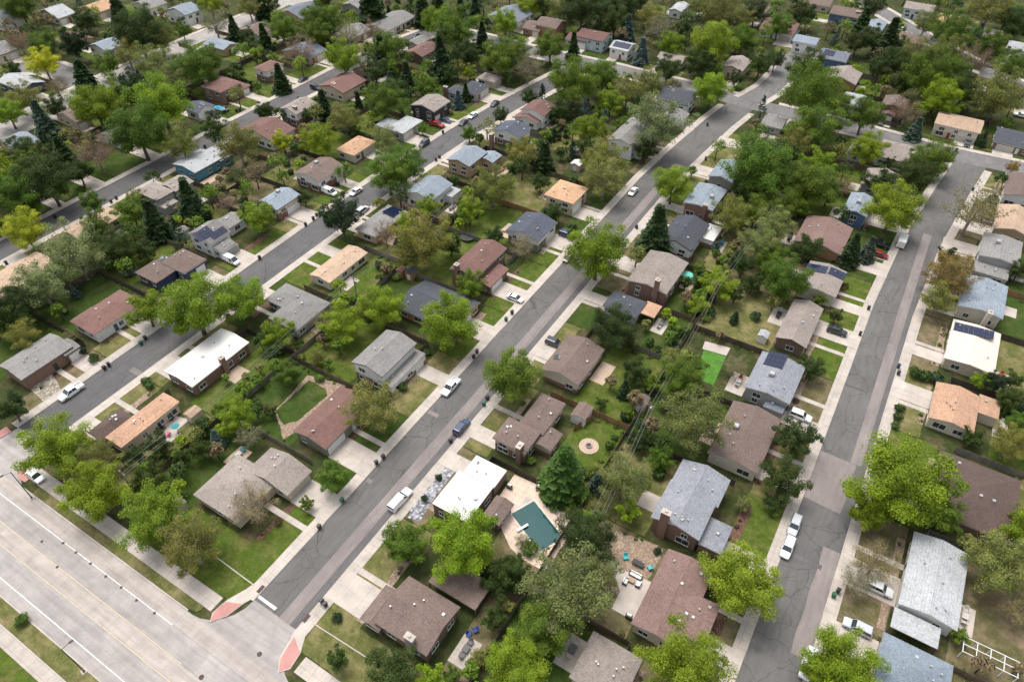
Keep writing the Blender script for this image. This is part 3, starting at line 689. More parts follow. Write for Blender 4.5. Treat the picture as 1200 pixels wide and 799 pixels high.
# ---- row facing +x onto street C
H('CL', '+x', 'mottled grey ranch house', 'grey-brown gable ranch house with brick front and white railing', 'bg', 'bk',
  [(((0, 427), (58, 391), (84, 404), (25, 449)), 3.6, 'y', {'p': .26, 'roof': 'gr'}), (((60, 408), (78, 396), (94, 405), (77, 418)), 3.0, 'y', {'roof': 'gr', 'p': .22})], gar=1, gf=.6, fl='b', bl='d')
H('CL', '+x', 'maroon hip-roofed white ranch', 'white ranch house with maroon hip roof and white garage', 'rb', 'wh',
  [(((81, 376), (141, 340), (173, 355), (107, 391)), 3.1, 'h', {'p': .26})], gf=.88, fl='y', bl='d')
H('CL', '+x', 'navy-walled ranch house', 'navy-walled ranch house with stepped brown roofs', 'br', 'nv',
  [(((187, 305), (216, 293), (245, 304), (212, 321)), 3.3, 'h', {'p': .24}), (((159, 317), (185, 304), (206, 317), (180, 334)), 2.9, 'h', {'p': .22})], gar=0, gf=.8, fl='b', bl='g')
H('CL', '+x', 'white solar two-storey house', 'white two-storey house with blue solar panels and grey garage wing', 'gr', 'wh',
  [(((224, 275), (240, 258), (269, 270), (247, 288)), 5.0, 'y', {'p': .5}), (((245, 288), (263, 276), (275, 287), (257, 297)), 3.0, 'y', {'p': .3}), (((251, 260), (272, 248), (287, 256), (268, 269)), 2.9, 'y')],
  sol=[(238, 273, 3, 3), (256, 274, 2, 3)], gar=1, gf=.5, g2=1, fl='g', bl='y', gc=(.3, .3, .32))
H('CL', '+x', 'blue-roofed cream house', 'cream two-level house with blue-grey gable roof and brick entry', 'bl', 'cr',
  [(((303, 238), (327, 219), (352, 228), (325, 247)), 4.0, 'y', {'p': .3})], gf=.85, fl='y', bl='b', base='bk', cool=[(326, 226)])
H('CL', '+x', 'white brown-roofed van house', 'white house with brown roof beside parked white van', 'br', 'wh',
  [(((345, 203), (372, 185), (406, 193), (373, 214)), 4.2, 'y', {'p': .26})], gf=.8, fl='g', bl='y', base='bk', cool=[(371, 192)])
H('CL', '+x', 'orange-tan hip-roofed house', 'small house with bright orange-tan hip roof', 'or', 'cr',
  [(((393, 176), (419, 159), (437, 164), (420, 184)), 3.0, 'h')], gf=.8, fl='d', bl='g')
H('CL', '+x', 'pale-grey-roofed corner-wing house', 'house with pale grey stepped hip roofs and dark awning', 'lg', 'gy',
  [(((455, 150), (478, 134), (494, 143), (470, 158)), 3.2, 'h', {'p': .28}), (((440, 146), (456, 137), (468, 143), (452, 152)), 2.9, 'h')], gar=0, fl='d', bl='g')
H('CL', '+x', 'black-walled house', 'black-walled two-storey house with taupe roof', 'bg', 'dk',
  [(((480, 123), (500, 112), (531, 118), (507, 131)), 4.6, 'y', {'p': .26})], fl='g', bl='d', gf=.2)
H('CL', '+x', 'dark-grey twin-roofed house', 'low house with dark grey twin hip roofs and brick chimney', 'sl', 'gy',
  [(((536, 104), (555, 95), (576, 101), (555, 112)), 3.0, 'h', {'roof': 'ch'}), (((520, 106), (536, 99), (552, 105), (536, 113)), 2.9, 'h', {'roof': 'ch'})], gar=0, ch=[(522, 102)], fl='g', bl='d', gf=.8)
H('CL', '+x', 'brown-grey end house', 'low brown-grey hip-roofed house at the far end of the dark street', 'bg', 'be',
  [(((559, 90), (572, 84), (589, 92), (576, 98)), 2.9, 'h')], fl='d', bl='y')
# ---- row facing -x onto street D
H('DR', '-x', 'long tan-roofed house', 'long tan gable-roofed house under pale leafing trees', 'bt', 'be',
  [(((-30, 333), (45, 294), (68, 311), (-5, 352)), 3.0, 'y', {'p': .2})], fl='y', bl='d', gf=.8)
H('DR', '-x', 'tan-roofed alder-screened house', 'tan-roofed house partly screened by green trees beside the dark street', 'bt', 'tn',
  [(((72, 268), (131, 242), (141, 254), (90, 283)), 3.0, 'y', {'p': .2})], fl='y', bl='g', gf=.8)
H('DR', '-x', 'taupe twin-roofed house', 'taupe-roofed house with skylights on lower back roof', 'bg', 'gy',
  [(((160, 223), (180, 213), (203, 224), (182, 237)), 4.4, 'h', {'p': .26}), (((186, 217), (210, 205), (227, 213), (206, 225)), 3.2, 'y', {'p': .26}), (((184, 239), (198, 230), (208, 236), (192, 246)), 2.6, 'f', {'roof': 'bg'})], gar=1, sky=[(187, 239), (195, 235)], fl='y', bl='d')
H('DR', '-x', 'pale-roofed teal house', 'teal-walled house with very pale blue-white roof', 'lg', 'te',
  [(((202, 192), (236, 174), (262, 186), (226, 203)), 3.4, 'y', {'p': .18}), (((235, 180), (250, 170), (271, 182), (258, 190)), 2.9, 'y', {'p': .2})], gar=0, fl='d', bl='b')
H('DR', '-x', 'long red-brown-roofed white house', 'white split-level house with long red-brown roof and red pickup behind', 'rb', 'wh',
  [(((278, 152), (305, 139), (349, 150), (318, 167)), 3.6, 'y', {'p': .26})], fl='y', bl='y', gf=.7)
H('DR', '-x', 'half-timbered house', 'two-storey half-timbered house with taupe roof and brick chimney', 'bg', 'wh',
  [(((325, 130), (342, 118), (376, 117), (352, 134)), 4.8, 'y', {'p': .36})], ch=[(345, 125)], fl='b', bl='b', base='bk')
H('DR', '-x', 'brown-roofed brick-chimney house', 'brown-roofed house with brick chimney facing the half-timbered house street', 'rb', 'be',
  [(((370, 101), (400, 87), (432, 94), (402, 109)), 3.6, 'y', {'p': .28})], ch=[(391, 98)], fl='y', bl='d')
H('DR', '-x', 'small brown-roofed tree house', 'small brown-roofed house hemmed in by a big green tree', 'rb', 'be',
  [(((417, 82), (430, 70), (446, 78), (433, 90)), 3.0, 'y')], fl='y', bl='d')
H('DR', '-x', 'maroon grey-winged house', 'house with maroon roof and grey wing among tall spruces', 'rb', 'bn',
  [(((480, 60), (496, 48), (512, 55), (494, 70)), 3.2, 'y'), (((477, 49), (492, 41), (503, 46), (489, 55)), 2.9, 'y', {'roof': 'gr'})], gar=0, fl='y', bl='d')
# ---- row facing +x onto street D
H('DL', '+x', 'grey skylight house', 'grey-roofed house with skylights deep under dark trees', 'gr', 'gy',
  [(((22, 215), (35, 207), (52, 220), (38, 231)), 3.0, 'y')], sky=[(42, 226), (46, 223)], fl='d', bl='d')
H('DL', '+x', 'slate-roofed spruce-side house', 'slate-blue gable-roofed house beside the tall blue spruce', 'bl', 'cr',
  [(((-2, 168), (20, 153), (45, 164), (22, 178)), 3.2, 'y', {'p': .26})], fl='d', bl='y')
H('DL', '+x', 'small brown-roofed beige house', 'small beige house with brown roof and chimney beside the pale avenue', 'br', 'be',
  [(((68, 133), (82, 124), (103, 136), (88, 146)), 3.4, 'y')], fl='g', bl='g')
H('DL', '+x', 'half-hidden white house', 'white house half hidden behind a huge bright tree', 'gr', 'wh',
  [(((120, 157), (133, 147), (150, 158), (137, 169)), 3.0, 'y')], fl='d', bl='d')
H('DL', '+x', 'dark-roofed boat house', 'white house with dark grey roof and blue boat in its driveway', 'nr', 'wh',
  [(((216, 127), (236, 118), (252, 123), (231, 134)), 3.2, 'x', {'p': .3})], fl='d', bl='g', gf=.6)
H('DL', '+x', 'brown brick two-storey house', 'brown brick two-storey house with stepped brown roofs and concrete driveway', 'rb', 'bk',
  [(((236, 101), (259, 89), (283, 96), (259, 109)), 5.0, 'h', {'p': .28}), (((259, 107), (276, 96), (293, 98), (272, 113)), 3.0, 'h', {'p': .25})], gar=1, ch=[(241, 95)], fl='g', bl='g')
H('DL', '+x', 'white-sided brown hip-roofed house', 'white-sided two-storey house with brown hip roof beside columnar evergreen', 'rb', 'wh',
  [(((296, 80), (316, 71), (333, 74), (314, 85)), 4.6, 'h')], fl='g', bl='g', base='bk')
H('DL', '+x', 'tan navy-roofed house', 'tan house with navy roof behind a bronze-leafed tree', 'sl', 'tn',
  [(((331, 60), (352, 49), (382, 59), (362, 69)), 3.0, 'y')], fl='g', bl='y')
H('DL', '+x', 'long sage-grey-roofed house', 'long house with sage-grey roofs and a wide driveway', 'gr', 'cr',
  [(((421, 31), (463, 13), (487, 21), (452, 37)), 3.0, 'y', {'p': .26})], fl='y', bl='d')
H('DL', '+x', 'grey blossom-screened house', 'grey-roofed house screened by pale pinkish trees', 'gr', 'be',
  [(((388, 40), (411, 27), (430, 35), (409, 50)), 2.9, 'y')], fl='y', bl='d')
# ---- beyond the pale avenue
EH = [('blue-grey-roofed flat house', 'wide house with dark blue-grey low roof backing onto the pale avenue', 'sl', 'tn', ((326, 12), (358, 3), (378, 14), (348, 26)), 3.0, 'y'),
 ('white brown-roofed bungalow', 'white bungalow with brown roof beside a dark conifer pair', 'br', 'wh', ((282, 36), (298, 27), (322, 33), (304, 43)), 3.2, 'y'),
 ('grey-roofed tan patio house', 'tan house with grey roof and white patio cover by the pale avenue', 'bl', 'tn', ((236, 52), (252, 46), (281, 50), (264, 59)), 3.0, 'x'),
 ('white tower-chimney house', 'white two-storey house with blue-grey roofs and white chimney', 'bl', 'wh', ((195, 12), (212, 5), (237, 10), (218, 19)), 5.0, 'y'),
 ('white slate-roofed cul-de-sac house', 'white two-storey house with slate roof and white driveway', 'bl', 'wh', ((106, 55), (122, 44), (143, 51), (128, 62)), 5.0, 'y'),
 ('pale wide-roofed house', 'wide house with pale blue-grey roof beside the yellow tree', 'lg', 'nv', ((-8, 97), (22, 86), (55, 95), (30, 106)), 3.0, 'x'),
 ('beige edge house', 'beige house with grey roof beside the curved side street', 'gr', 'cr', ((-25, 60), (-5, 47), (14, 57), (-4, 70)), 3.2, 'y'),
 ('navy white-trimmed house', 'white house with navy roof next to twin grey roofs', 'sl', 'wh', ((-15, 20), (0, 11), (20, 18), (2, 29)), 4.0, 'y'),
 ('twin grey-roofed house', 'house with twin pale grey roofs above a tan wall', 'lg', 'be', ((44, 17), (56, 6), (88, 14), (74, 22)), 3.2, 'y'),
 ('orange-roofed beige house', 'beige house with orange roof beyond the pale avenue', 'or', 'be', ((102, 11), (116, -3), (131, 6), (118, 18)), 3.4, 'y'),
 ('grey flat-roofed edge house', 'grey low-roofed house behind the dense trees', 'gr', 'cr', ((157, 6), (170, -4), (192, 3), (178, 12)), 3.2, 'y'),
 ('pinkish-roofed low house', 'low house with pinkish-brown roof behind dark pine', 'rb', 'tn', ((65, 46), (82, 38), (112, 42), (96, 51)), 2.9, 'x'),
 ('dark-grey-roofed far house', 'dark grey-roofed house far beyond the long sage-grey house', 'gr', 'gy', ((400, 6), (420, -4), (440, 3), (424, 13)), 3.0, 'y')]
for sn, lb, rf, wl_, c, e, k in EH: H('E', '+x', sn, lb, rf, wl_, [(c, e, k)])
# ---- beyond the cross street
FH = [('-y', 'orange-brick two-storey house', 'orange-brick two-storey house with brown roofs and white garage', 'br', 'ob', [(((626, 30), (640, 19), (666, 26), (652, 33)), 5.0, 'x'), (((614, 33), (624, 23), (643, 29), (633, 38)), 2.9, 'x')], {}),
 ('-y', 'maroon-roofed pale-green house', 'pale green two-storey house with maroon roofs', 'rb', 'lb', [(((676, 41), (690, 32), (719, 41), (704, 51)), 4.8, 'x'), (((664, 44), (676, 36), (696, 45), (685, 53)), 2.9, 'x')], {}),
 ('-y', 'white solar-front house', 'white house with dark solar array facing the cross street', 'lg', 'wh', [(((714, 56), (724, 47), (746, 52), (737, 61)), 4.2, 'x')], dict(sol=[(729, 54, 7, 2)])),
 ('-y', 'beige hidden-driveway house', 'beige low-roofed house behind round dark tree on cross street', 'bg', 'cr', [(((769, 67), (780, 60), (808, 68), (796, 76)), 3.0, 'x')], {}),
 ('-y', 'taupe gable junction house', 'taupe-roofed gable house with small front lawn at the junction', 'bg', 'be', [(((845, 75), (860, 66), (880, 72), (868, 88)), 3.8, 'y')], {}),
 ('+x', 'white navy-roofed carport house', 'white house with navy roof beyond the spruce pair', 'sl', 'wh', [(((576, 19), (590, 5), (624, 16), (606, 28)), 4.4, 'y')], {}),
 ('+x', 'small white garage house', 'small white-walled house deep among the far trees', 'lg', 'wh', [(((786, 9), (797, 1), (806, 8), (795, 17)), 3.4, 'y')], {}),
 ('-y', 'brown top-edge house', 'brown low-roofed house up the short curved street', 'br', 'be', [(((870, 11), (884, 2), (903, 12), (888, 22)), 3.0, 'y')], {}),
 ('-y', 'brown-roofed white long house', 'white house with long brown roof near the curved street top', 'rb', 'wh', [(((886, 32), (908, 20), (944, 31), (924, 42)), 3.2, 'x')], {}),
 ('-x', 'white double-garage house', 'white two-storey house with grey roof and dark double garage at street end', 'bl', 'wh', [(((927, 46), (938, 40), (964, 47), (952, 55)), 4.6, 'x')], {}),
 ('-x', 'dark blue solar house', 'dark blue house with solar panels beside white double-garage house', 'sl', 'bu', [(((958, 62), (970, 54), (1001, 67), (984, 77)), 3.6, 'x')], dict(sol=[(972, 62, 4, 2)])),
 ('-x', 'taupe-roofed orange-brick house', 'orange-brick house with pale taupe roof on curved street', 'bg', 'ob', [(((965, 91), (974, 78), (1013, 87), (1000, 100)), 3.4, 'y')], {}),
 ('-x', 'pale flat-extension house', 'house with pale grey flat roof sections beside open lawn', 'lg', 'lb', [(((984, 118), (994, 106), (1018, 115), (1004, 130)), 3.0, 'x')], {}),
 ('-y', 'dark-brown gabled house', 'dark brown gabled two-storey house facing the cross street', 'br', 'bn', [(((1030, 120), (1042, 111), (1068, 120), (1055, 131)), 4.6, 'y'), (((1031, 131), (1038, 125), (1054, 131), (1046, 138)), 2.8, 'y', {'roof': 'rb'})], {}),
 ('-y', 'tan-roofed cream duplex', 'wide cream split-level house with tan roof facing the cross street', 'bt', 'cr', [(((1089, 144), (1106, 131), (1158, 143), (1144, 155)), 4.4, 'x', {'p': .26})], dict(g2=1, gf=.85, base='be')),
 ('-y', 'black-roofed corner house', 'low house with black roof and wide driveway on cross street', 'ch', 'bn', [(((1160, 164), (1172, 149), (1222, 160), (1212, 177)), 3.0, 'x', {'p': .26})], dict(g2=1, gf=.3)),
 ('-x', 'brown-roofed blue two-storey house', 'blue two-storey house with brown roof and chimney far up', 'br', 'bu', [(((971, 12), (984, 4), (1019, 17), (1003, 25)), 4.6, 'x')], dict(ch=[(1006, 14)])),
 ('-x', 'grey-roofed white cottage', 'white cottage with blue-grey roof below brown-roofed blue house', 'bl', 'wh', [(((1014, 30), (1024, 22), (1042, 28), (1030, 38)), 3.4, 'y')], {}),
 ('-y', 'blue-walled taupe-roofed house', 'blue-walled house with taupe roof at the far short street', 'bg', 'lb', [(((1056, 7), (1068, 0), (1100, 10), (1088, 16)), 4.4, 'x')], {}),
 ('-y', 'orange-roofed far house', 'long orange-roofed house with white chimney far right', 'or', 'tn', [(((1095, 27), (1104, 16), (1146, 23), (1138, 33)), 3.0, 'x')], {}),
 ('-y', 'pale-grey tan-winged house', 'house with pale grey roof and tan wing near blue spruce', 'bg', 'cr', [(((1146, 40), (1154, 31), (1179, 39), (1168, 47)), 3.0, 'x'), (((1131, 36), (1140, 28), (1158, 36), (1148, 44)), 3.2, 'x', {'roof': 'bl'})], {}),
 ('-y', 'white edge-lot house', 'white two-storey house with pale grey roof behind green tree', 'lg', 'wh', [(((1175, 55), (1186, 47), (1215, 54), (1204, 63)), 4.4, 'x')], {}),
 ('-x', 'dark-brown beige-walled house', 'beige house with dark brown roof beside dark evergreen clump', 'br', 'cr', [(((1050, 46), (1062, 38), (1090, 44), (1078, 55)), 3.2, 'x')], {}),
 ('-y', 'grey tree-bound house', 'grey-roofed house almost hidden by brown leafless tree', 'gr', 'be', [(((1142, 86), (1156, 77), (1175, 86), (1162, 96)), 3.0, 'x')], {}),
 ('-y', 'rosy-roofed edge house', 'house with rosy brown roof behind bare olive tree', 'rb', 'cr', [(((1178, 110), (1190, 100), (1216, 108), (1204, 122)), 3.2, 'x')], {}),
 ('+y', 'taupe white-gabled house', 'white-gabled house with taupe roof beside the cross street', 'bg', 'wh', [(((1022, 180), (1040, 163), (1075, 174), (1058, 192)), 3.4, 'x'), (((990, 176), (1003, 166), (1022, 173), (1010, 184)), 2.9, 'x')], {}),
 ('+y', 'grey poplar-shaded house', 'grey-roofed low house behind the tall poplars at cross street', 'bg', 'gy', [(((890, 143), (904, 132), (926, 142), (912, 153)), 2.9, 'x', {'roof': 'gr'})], {}),
 ('-x', 'pink-roofed backlot house', 'small brown-roofed house on the far backlots', 'br', 'be', [(((640, 3), (650, -3), (664, 3), (654, 10)), 3.0, 'x')], {}),
 ('-x', 'brown far twin house', 'low brown twin-roofed house far up behind driveway', 'br', 'be', [(((945, 2), (956, -5), (980, 3), (968, 10)), 3.0, 'x')], {})]
for fr, sn, lb, rf, wl_, b, ft in FH: H('F', fr, sn, lb, rf, wl_, b, **ft)
# ---- row facing -x onto the cracked street (the pool row)
H('AR', '-x', 'brown red-ramp corner house', 'brown gable house with lower garage roof and chimney by the red ramp corner', 'br', 'bn',
  [(((437, 729), (479, 676), (541, 710), (500, 768)), 3.7, 'x', {'p': .28}), (((421, 724), (452, 686), (476, 698), (444, 740)), 2.8, 'y', {'p': .22}), (((500, 684), (519, 658), (580, 678), (560, 713)), 2.6, 'f', {'roof': 'br'})], ch=[(480, 746)], gar=1, gf=.65, g2=1, open=2, fl='y', bl='b', chm='gy')
H('AR', '-x', 'white flat-roofed pool house', 'house with two stepped bright white flat roofs beside the swimming pool', 'wh', 'bn',
  [(((540, 550), (561, 536), (597, 551), (576, 572)), 3.2, 'f', {'roof': 'wh'}), (((505, 588), (540, 551), (577, 572), (547, 613)), 3.6, 'f', {'roof': 'wh'}), (((566, 605), (583, 580), (601, 590), (586, 618)), 2.7, 'y', {'roof': 'br'})], gar=0, gf=.8, fl='b', bl='b')
H('AR', '-x', 'brown stepped-roof chimney house', 'brown house with two stepped roofs and brick chimney at the stone fire pit', 'br', 'be',
  [(((603, 488), (645, 461), (666, 478), (628, 512)), 3.6, 'h', {'p': .28}), (((574, 511), (600, 489), (637, 508), (612, 531)), 4.0, 'h', {'p': .3}), (((624, 510), (640, 498), (660, 510), (640, 535)), 2.9, 'y', {'p': .2})], gar=1, chb=1, ch=[(609, 522)], fl='y', bl='g', base='bk', gf=.2)
H('AR', '-x', 'brown gable skylight house', 'brown gable-roofed house with skylights beside big round green tree', 'br', 'cr',
  [(((632, 432), (669, 391), (709, 412), (676, 451)), 3.4, 'y', {'p': .3})], sky=[(653, 417), (652, 420)], fl='y', bl='g', base='bk', gf=.7)
H('AR', '-x', 'charcoal carport house', 'low charcoal-roofed house with orange-tan carport behind dense round tree', 'sl', 'gy',
  [(((706, 356), (720, 342), (758, 352), (747, 375)), 2.9, 'h', {'p': .24, 'roof': 'ch'}), (((750, 364), (765, 354), (777, 360), (764, 374)), 2.7, 'f', {'roof': 'tn'})], gar=0, open=1, fl='d', bl='d', gf=.8)
H('AR', '-x', 'taupe brick-chimney split house', 'taupe-roofed two-storey brick house with tall side chimney and teal umbrella', 'bg', 'bk',
  [(((731, 326), (765, 296), (811, 307), (778, 345)), 4.6, 'y', {'p': .18})], chb=0, ch=[(771, 328)], fl='b', bl='d', wallg='wh', gf=.8)
H('AR', '-x', 'charcoal sunroom house', 'white-gabled house with charcoal roof and small white sunroom', 'sl', 'wh',
  [(((773, 282), (793, 250), (830, 265), (811, 295)), 3.9, 'y', {'p': .34, 'roof': 'ch'}), (((824, 279), (838, 264), (847, 267), (836, 283)), 2.6, 'f', {'roof': 'wh'})], gar=0, base='bk', fl='b', bl='y', gf=.8)
H('AR', '-x', 'blue-grey flat-looking brick house', 'brick house with low blue-grey roof and chimney above charcoal sunroom house', 'bl', 'bk',
  [(((800, 237), (820, 214), (853, 223), (835, 247)), 4.6, 'y', {'p': .14})], chb=0, ch=[(827, 240)], cool=[(834, 232)], fl='g', bl='d', gf=.2)
H('AR', '-x', 'pale-grey double-gable house', 'pale grey gabled house next above the low blue-grey roofed one', 'lg', 'gy',
  [(((829, 204), (848, 186), (873, 196), (855, 216)), 3.8, 'y', {'roof': 'bl'})], base='bk', fl='y', bl='d')
H('AR', '-x', 'pale-blue-roofed poplar house', 'pale blue-roofed house beneath tall poplars', 'bl', 'gy',
  [(((886, 172), (903, 160), (922, 171), (907, 184)), 3.4, 'x')], fl='y', bl='d')
# ---- row facing +x onto street B
H('BL', '+x', 'grey hip-roofed bottom house', 'grey-brown hip-roofed house behind the pale willow', 'bg', 'be',
  [(((660, 790), (700, 745), (760, 772), (722, 826)), 3.0, 'h', {'p': .28})], fl='b', bl='d', nogar=1)
H('BL', '+x', 'brown cross-gable patio house', 'large brown-roofed house with front cross gable and furnished stone patio', 'rr', 'be',
  [(((739, 732), (782, 644), (838, 668), (797, 761)), 3.2, 'y', {'p': .22}), (((780, 726), (797, 692), (846, 706), (822, 764)), 3.4, 'x', {'p': .24})], gar=0, fl='b', bl='b', gf=.2)
H('BL', '+x', 'slate split-level chimney house', 'slate-grey split-level house with brick chimney and lower garage roof', 'sl', 'bk',
  [(((760, 601), (790, 563), (842, 587), (817, 636)), 4.6, 'y', {'p': .26, 'roof': 'gs'}), (((784, 566), (802, 537), (858, 565), (838, 596)), 4.3, 'y', {'p': .28, 'roof': 'gs'}), (((816, 638), (833, 606), (863, 619), (842, 646)), 2.9, 'f', {'roof': 'gs'})], gar=2, chb=0, ch=[(781, 600)], fl='g', bl='y', gf=.5)
H('BL', '+x', 'brown cooler-topped house', 'broad brown-roofed house with white rooftop cooler', 'br', 'cr',
  [(((837, 533), (850, 470), (916, 487), (889, 557)), 3.2, 'y', {'p': .22})], cool=[(862, 501)], fl='y', bl='d', gf=.2)
H('BL', '+x', 'blue-grey black-solar house', 'blue-grey two-level house with black solar strip and white cooler', 'gs', 'gy',
  [(((873, 452), (898, 402), (941, 440), (924, 475)), 4.4, 'y', {'p': .16}), (((895, 471), (903, 460), (924, 474), (914, 487)), 2.8, 'f', {'roof': 'sl'})], gar=1, sol=[(909, 422, 4, 3)], cool=[(904, 440)], fl='b', bl='t', gf=.5)
H('BL', '+x', 'taupe gable driveway-SUV house', 'taupe gable-roofed house with black SUV in its driveway', 'bg', 'bn',
  [(((897, 392), (942, 352), (974, 367), (935, 404)), 3.4, 'y', {'p': .3})], fl='g', bl='y', gf=.8)
H('BL', '+x', 'beige dark-panelled house', 'beige house with taupe roof holding black solar strips', 'bg', 'cr',
  [(((937, 336), (949, 302), (993, 322), (978, 348)), 3.6, 'y', {'p': .16})], sol=[(957, 315, 5, 2), (981, 321, 4, 2)], fl='g', bl='b', gf=.2)
H('BL', '+x', 'brown brick-gabled house', 'wide brown-roofed house with brick gable behind twin spruces', 'rb', 'ob',
  [(((927, 281), (950, 252), (1003, 270), (982, 298)), 3.0, 'y', {'p': .24, 'roof': 'rr'})], fl='d', bl='b')
H('BL', '+x', 'blue-walled gable house', 'dark blue gable house with blue-grey roof and rooftop cooler', 'bl', 'bu',
  [(((986, 247), (998, 227), (1024, 231), (1019, 255)), 4.4, 'y', {'p': .28})], cool=[(1006, 238)], fl='d', bl='g')
H('BL', '+x', 'taupe tree-wrapped house', 'taupe-roofed house wrapped in dark trees near the cross street', 'bg', 'gy',
  [(((1006, 214), (1020, 197), (1061, 209), (1044, 226)), 3.2, 'y')], fl='d', bl='g')
# ---- row facing -x onto street B
H('BR', '-x', 'slate-blue hip-roofed bottom house', 'slate-blue hip-roofed house beside silver SUV driveway', 'sl', 'cr',
  [(((1022, 796), (1036, 741), (1118, 779), (1108, 840)), 3.0, 'h', {'p': .28, 'roof': 'bs'})], fl='b', bl='b', gf=.85, g2=1)
H('BR', '-x', 'silver-roofed awning house', 'large pale silver-grey roofed house with white awning and white SUV', 'lg', 'wh',
  [(((1047, 705), (1077, 622), (1141, 655), (1116, 736)), 3.3, 'y', {'p': .2}), (((1046, 720), (1048, 713), (1106, 735), (1099, 744)), 2.6, 'f', {'roof': 'lg'})], gar=0, open=1, fl='b', bl='b', gf=.25)
H('BR', '-x', 'maroon hip-roofed maple house', 'dark maroon hip-roofed house behind the biggest maple', 'rb', 'bk',
  [(((1082, 590), (1110, 526), (1203, 570), (1180, 640)), 3.0, 'h', {'p': .26, 'roof': 'db'})], fl='g', bl='y')
H('BR', '-x', 'salmon-tan-roofed house', 'house with salmon-tan shingle roof and rear wing beside juniper hedge', 'tn', 'cr',
  [(((1085, 486), (1101, 445), (1153, 470), (1136, 509)), 3.0, 'y', {'p': .22}), (((1143, 480), (1150, 462), (1175, 471), (1168, 493)), 2.7, 'f', {'roof': 'tn'})], gar=0, fl='y', bl='g', gf=.9)
H('BR', '-x', 'cream-roofed solar house', 'house with cream-white roof and blue solar array', 'cr', 'be',
  [(((1107, 421), (1116, 375), (1177, 391), (1162, 437)), 3.2, 'y', {'p': .1, 'roof': 'cr'})], sol=[(1141, 388, 8, 2)], fl='b', bl='y', gf=.2)
H('BR', '-x', 'light-blue-roofed chimney house', 'house with light blue-grey roof and pale chimney above cream-roofed one', 'bl', 'cr',
  [(((1121, 357), (1134, 322), (1181, 336), (1176, 375)), 3.8, 'y', {'p': .16})], ch=[(1161, 366)], chm='cr', fl='b', bl='d')
H('BR', '-x', 'grey porch-roofed house', 'grey two-level house with long grey porch roof below', 'gr', 'gy',
  [(((1142, 297), (1158, 272), (1205, 287), (1188, 311)), 4.6, 'y', {'p': .14}), (((1138, 316), (1146, 303), (1186, 318), (1178, 328)), 2.8, 'f', {'roof': 'gr'})], gar=0, cool=[(1169, 285)], fl='b', bl='d')
H('BR', '-x', 'tan gable-fronted edge house', 'tan-roofed house with wide gable beside brown bare tree', 'bt', 'tn',
  [(((1163, 266), (1170, 240), (1215, 250), (1206, 280)), 3.2, 'y')], fl='b', bl='d')
H('BR', '-x', 'brown-roofed white edge house', 'white house with brown roof near the cross street corner', 'br', 'wh',
  [(((1172, 226), (1184, 204), (1222, 212), (1210, 238)), 3.8, 'y')], fl='y', bl='d', base='be')

# ================================================================== LOTS, DRIVEWAYS, FENCES
def cl_x(cl, y):
    for (xa, ya), (xb, yb) in zip(cl, cl[1:]):
        if ya <= y <= yb: return xa+(xb-xa)*(y-ya)/(yb-ya)
    return cl[0][0] if y < cl[0][1] else cl[-1][0]
ROWS = {'AL': (A_CL, -1, 4.95, -104.8), 'AR': (A_CL, 1, 4.95, -28.6), 'CR': (C_CL, 1, 4.6, -104.8), 'CL': (C_CL, -1, 4.6, -173.2),
        'BL': (B_CL, -1, 4.6, -28.6), 'BR': (B_CL, 1, 4.6, 54), 'DR': (D_CL, 1, 4.4, -173.2), 'DL': (D_CL, -1, 4.4, -243)}
WOOD = {'brown': m_wood('wood_brown', (.15, .105, .075)), 'grey': m_wood('wood_grey', (.20, .18, .155)), 'cedar': m_wood('wood_cedar', (.30, .165, .09)), 'dark': m_wood('wood_dark', (.075, .055, .045))}
PANELS = {}
for kk, mt in WOOD.items():
    PANELS[kk] = []
    for var in range(2):
        rs = random.Random(var); mb = MB()
        for i in range(13):
            x = -1.17+i*.18; z = 1.72+rs.uniform(-.03, .03); d = rs.uniform(-.008, .008); mb.box(x, -.012+d, .04, x+.168, .012+d, z)
        mb.box(-1.18, .021, .4, 1.18, .06, .49); mb.box(-1.18, .021, 1.35, 1.18, .06, 1.44)
        PANELS[kk].append(mb.mesh('fence_panel', mt))
    mb = MB(); mb.bevbox(-.055, -.055, 0, .055, .055, 1.85, .02); PANELS[kk].append(mb.mesh('fence_post', mt))
FN = [0]
def fence(a, b, wood, label, z=0.0, group='wooden yard fences'):
    a, b = Vector(a[:2]), Vector(b[:2]); d = b-a; n = max(1, round(d.length/2.44)); st = d/n; ang = math.atan2(d.y, d.x)
    if d.length < 1.2: return
    root = empty('fence', (a.x, a.y, 0), ang); tag(root, label, 'fence', group); sl = st.length
    for i in range(n):
        link('panel', PANELS[wood][i % 2], root, (sl*(i+.5), 0, 0), sc=((sl-.13)/2.36, 1, 1))
    for i in range(n+1): link('post', PANELS[wood][2], root, (sl*i, 0, 0))
    return root
def driveway(x0, y0, x1, y1, label):
    """slabs with open joints"""
    w, d = x1-x0, y1-y0; c = ((x0+x1)/2, (y0+y1)/2)
    base = sheet('driveway', rectp(x0, y0, x1, y1), CONC, 3, label, thick=.1)
    nx, ny = max(1, round(w/3.0)), max(1, round(d/2.9))
    sw, sdp = w/nx, d/ny; mb = MB(); mb.bevbox(-sw/2+.03, -sdp/2+.03, 0, sw/2-.03, sdp/2-.03, .032, .01); me = mb.mesh('slab', CONC_D)
    for i in range(nx):
        for j in range(ny): link('slab', me, base, (-w/2+(i+.5)*sw, -d/2+(j+.5)*sdp, .001+random.uniform(0, .004)))
    return base
ri = random.Random(21)
LOT = {}
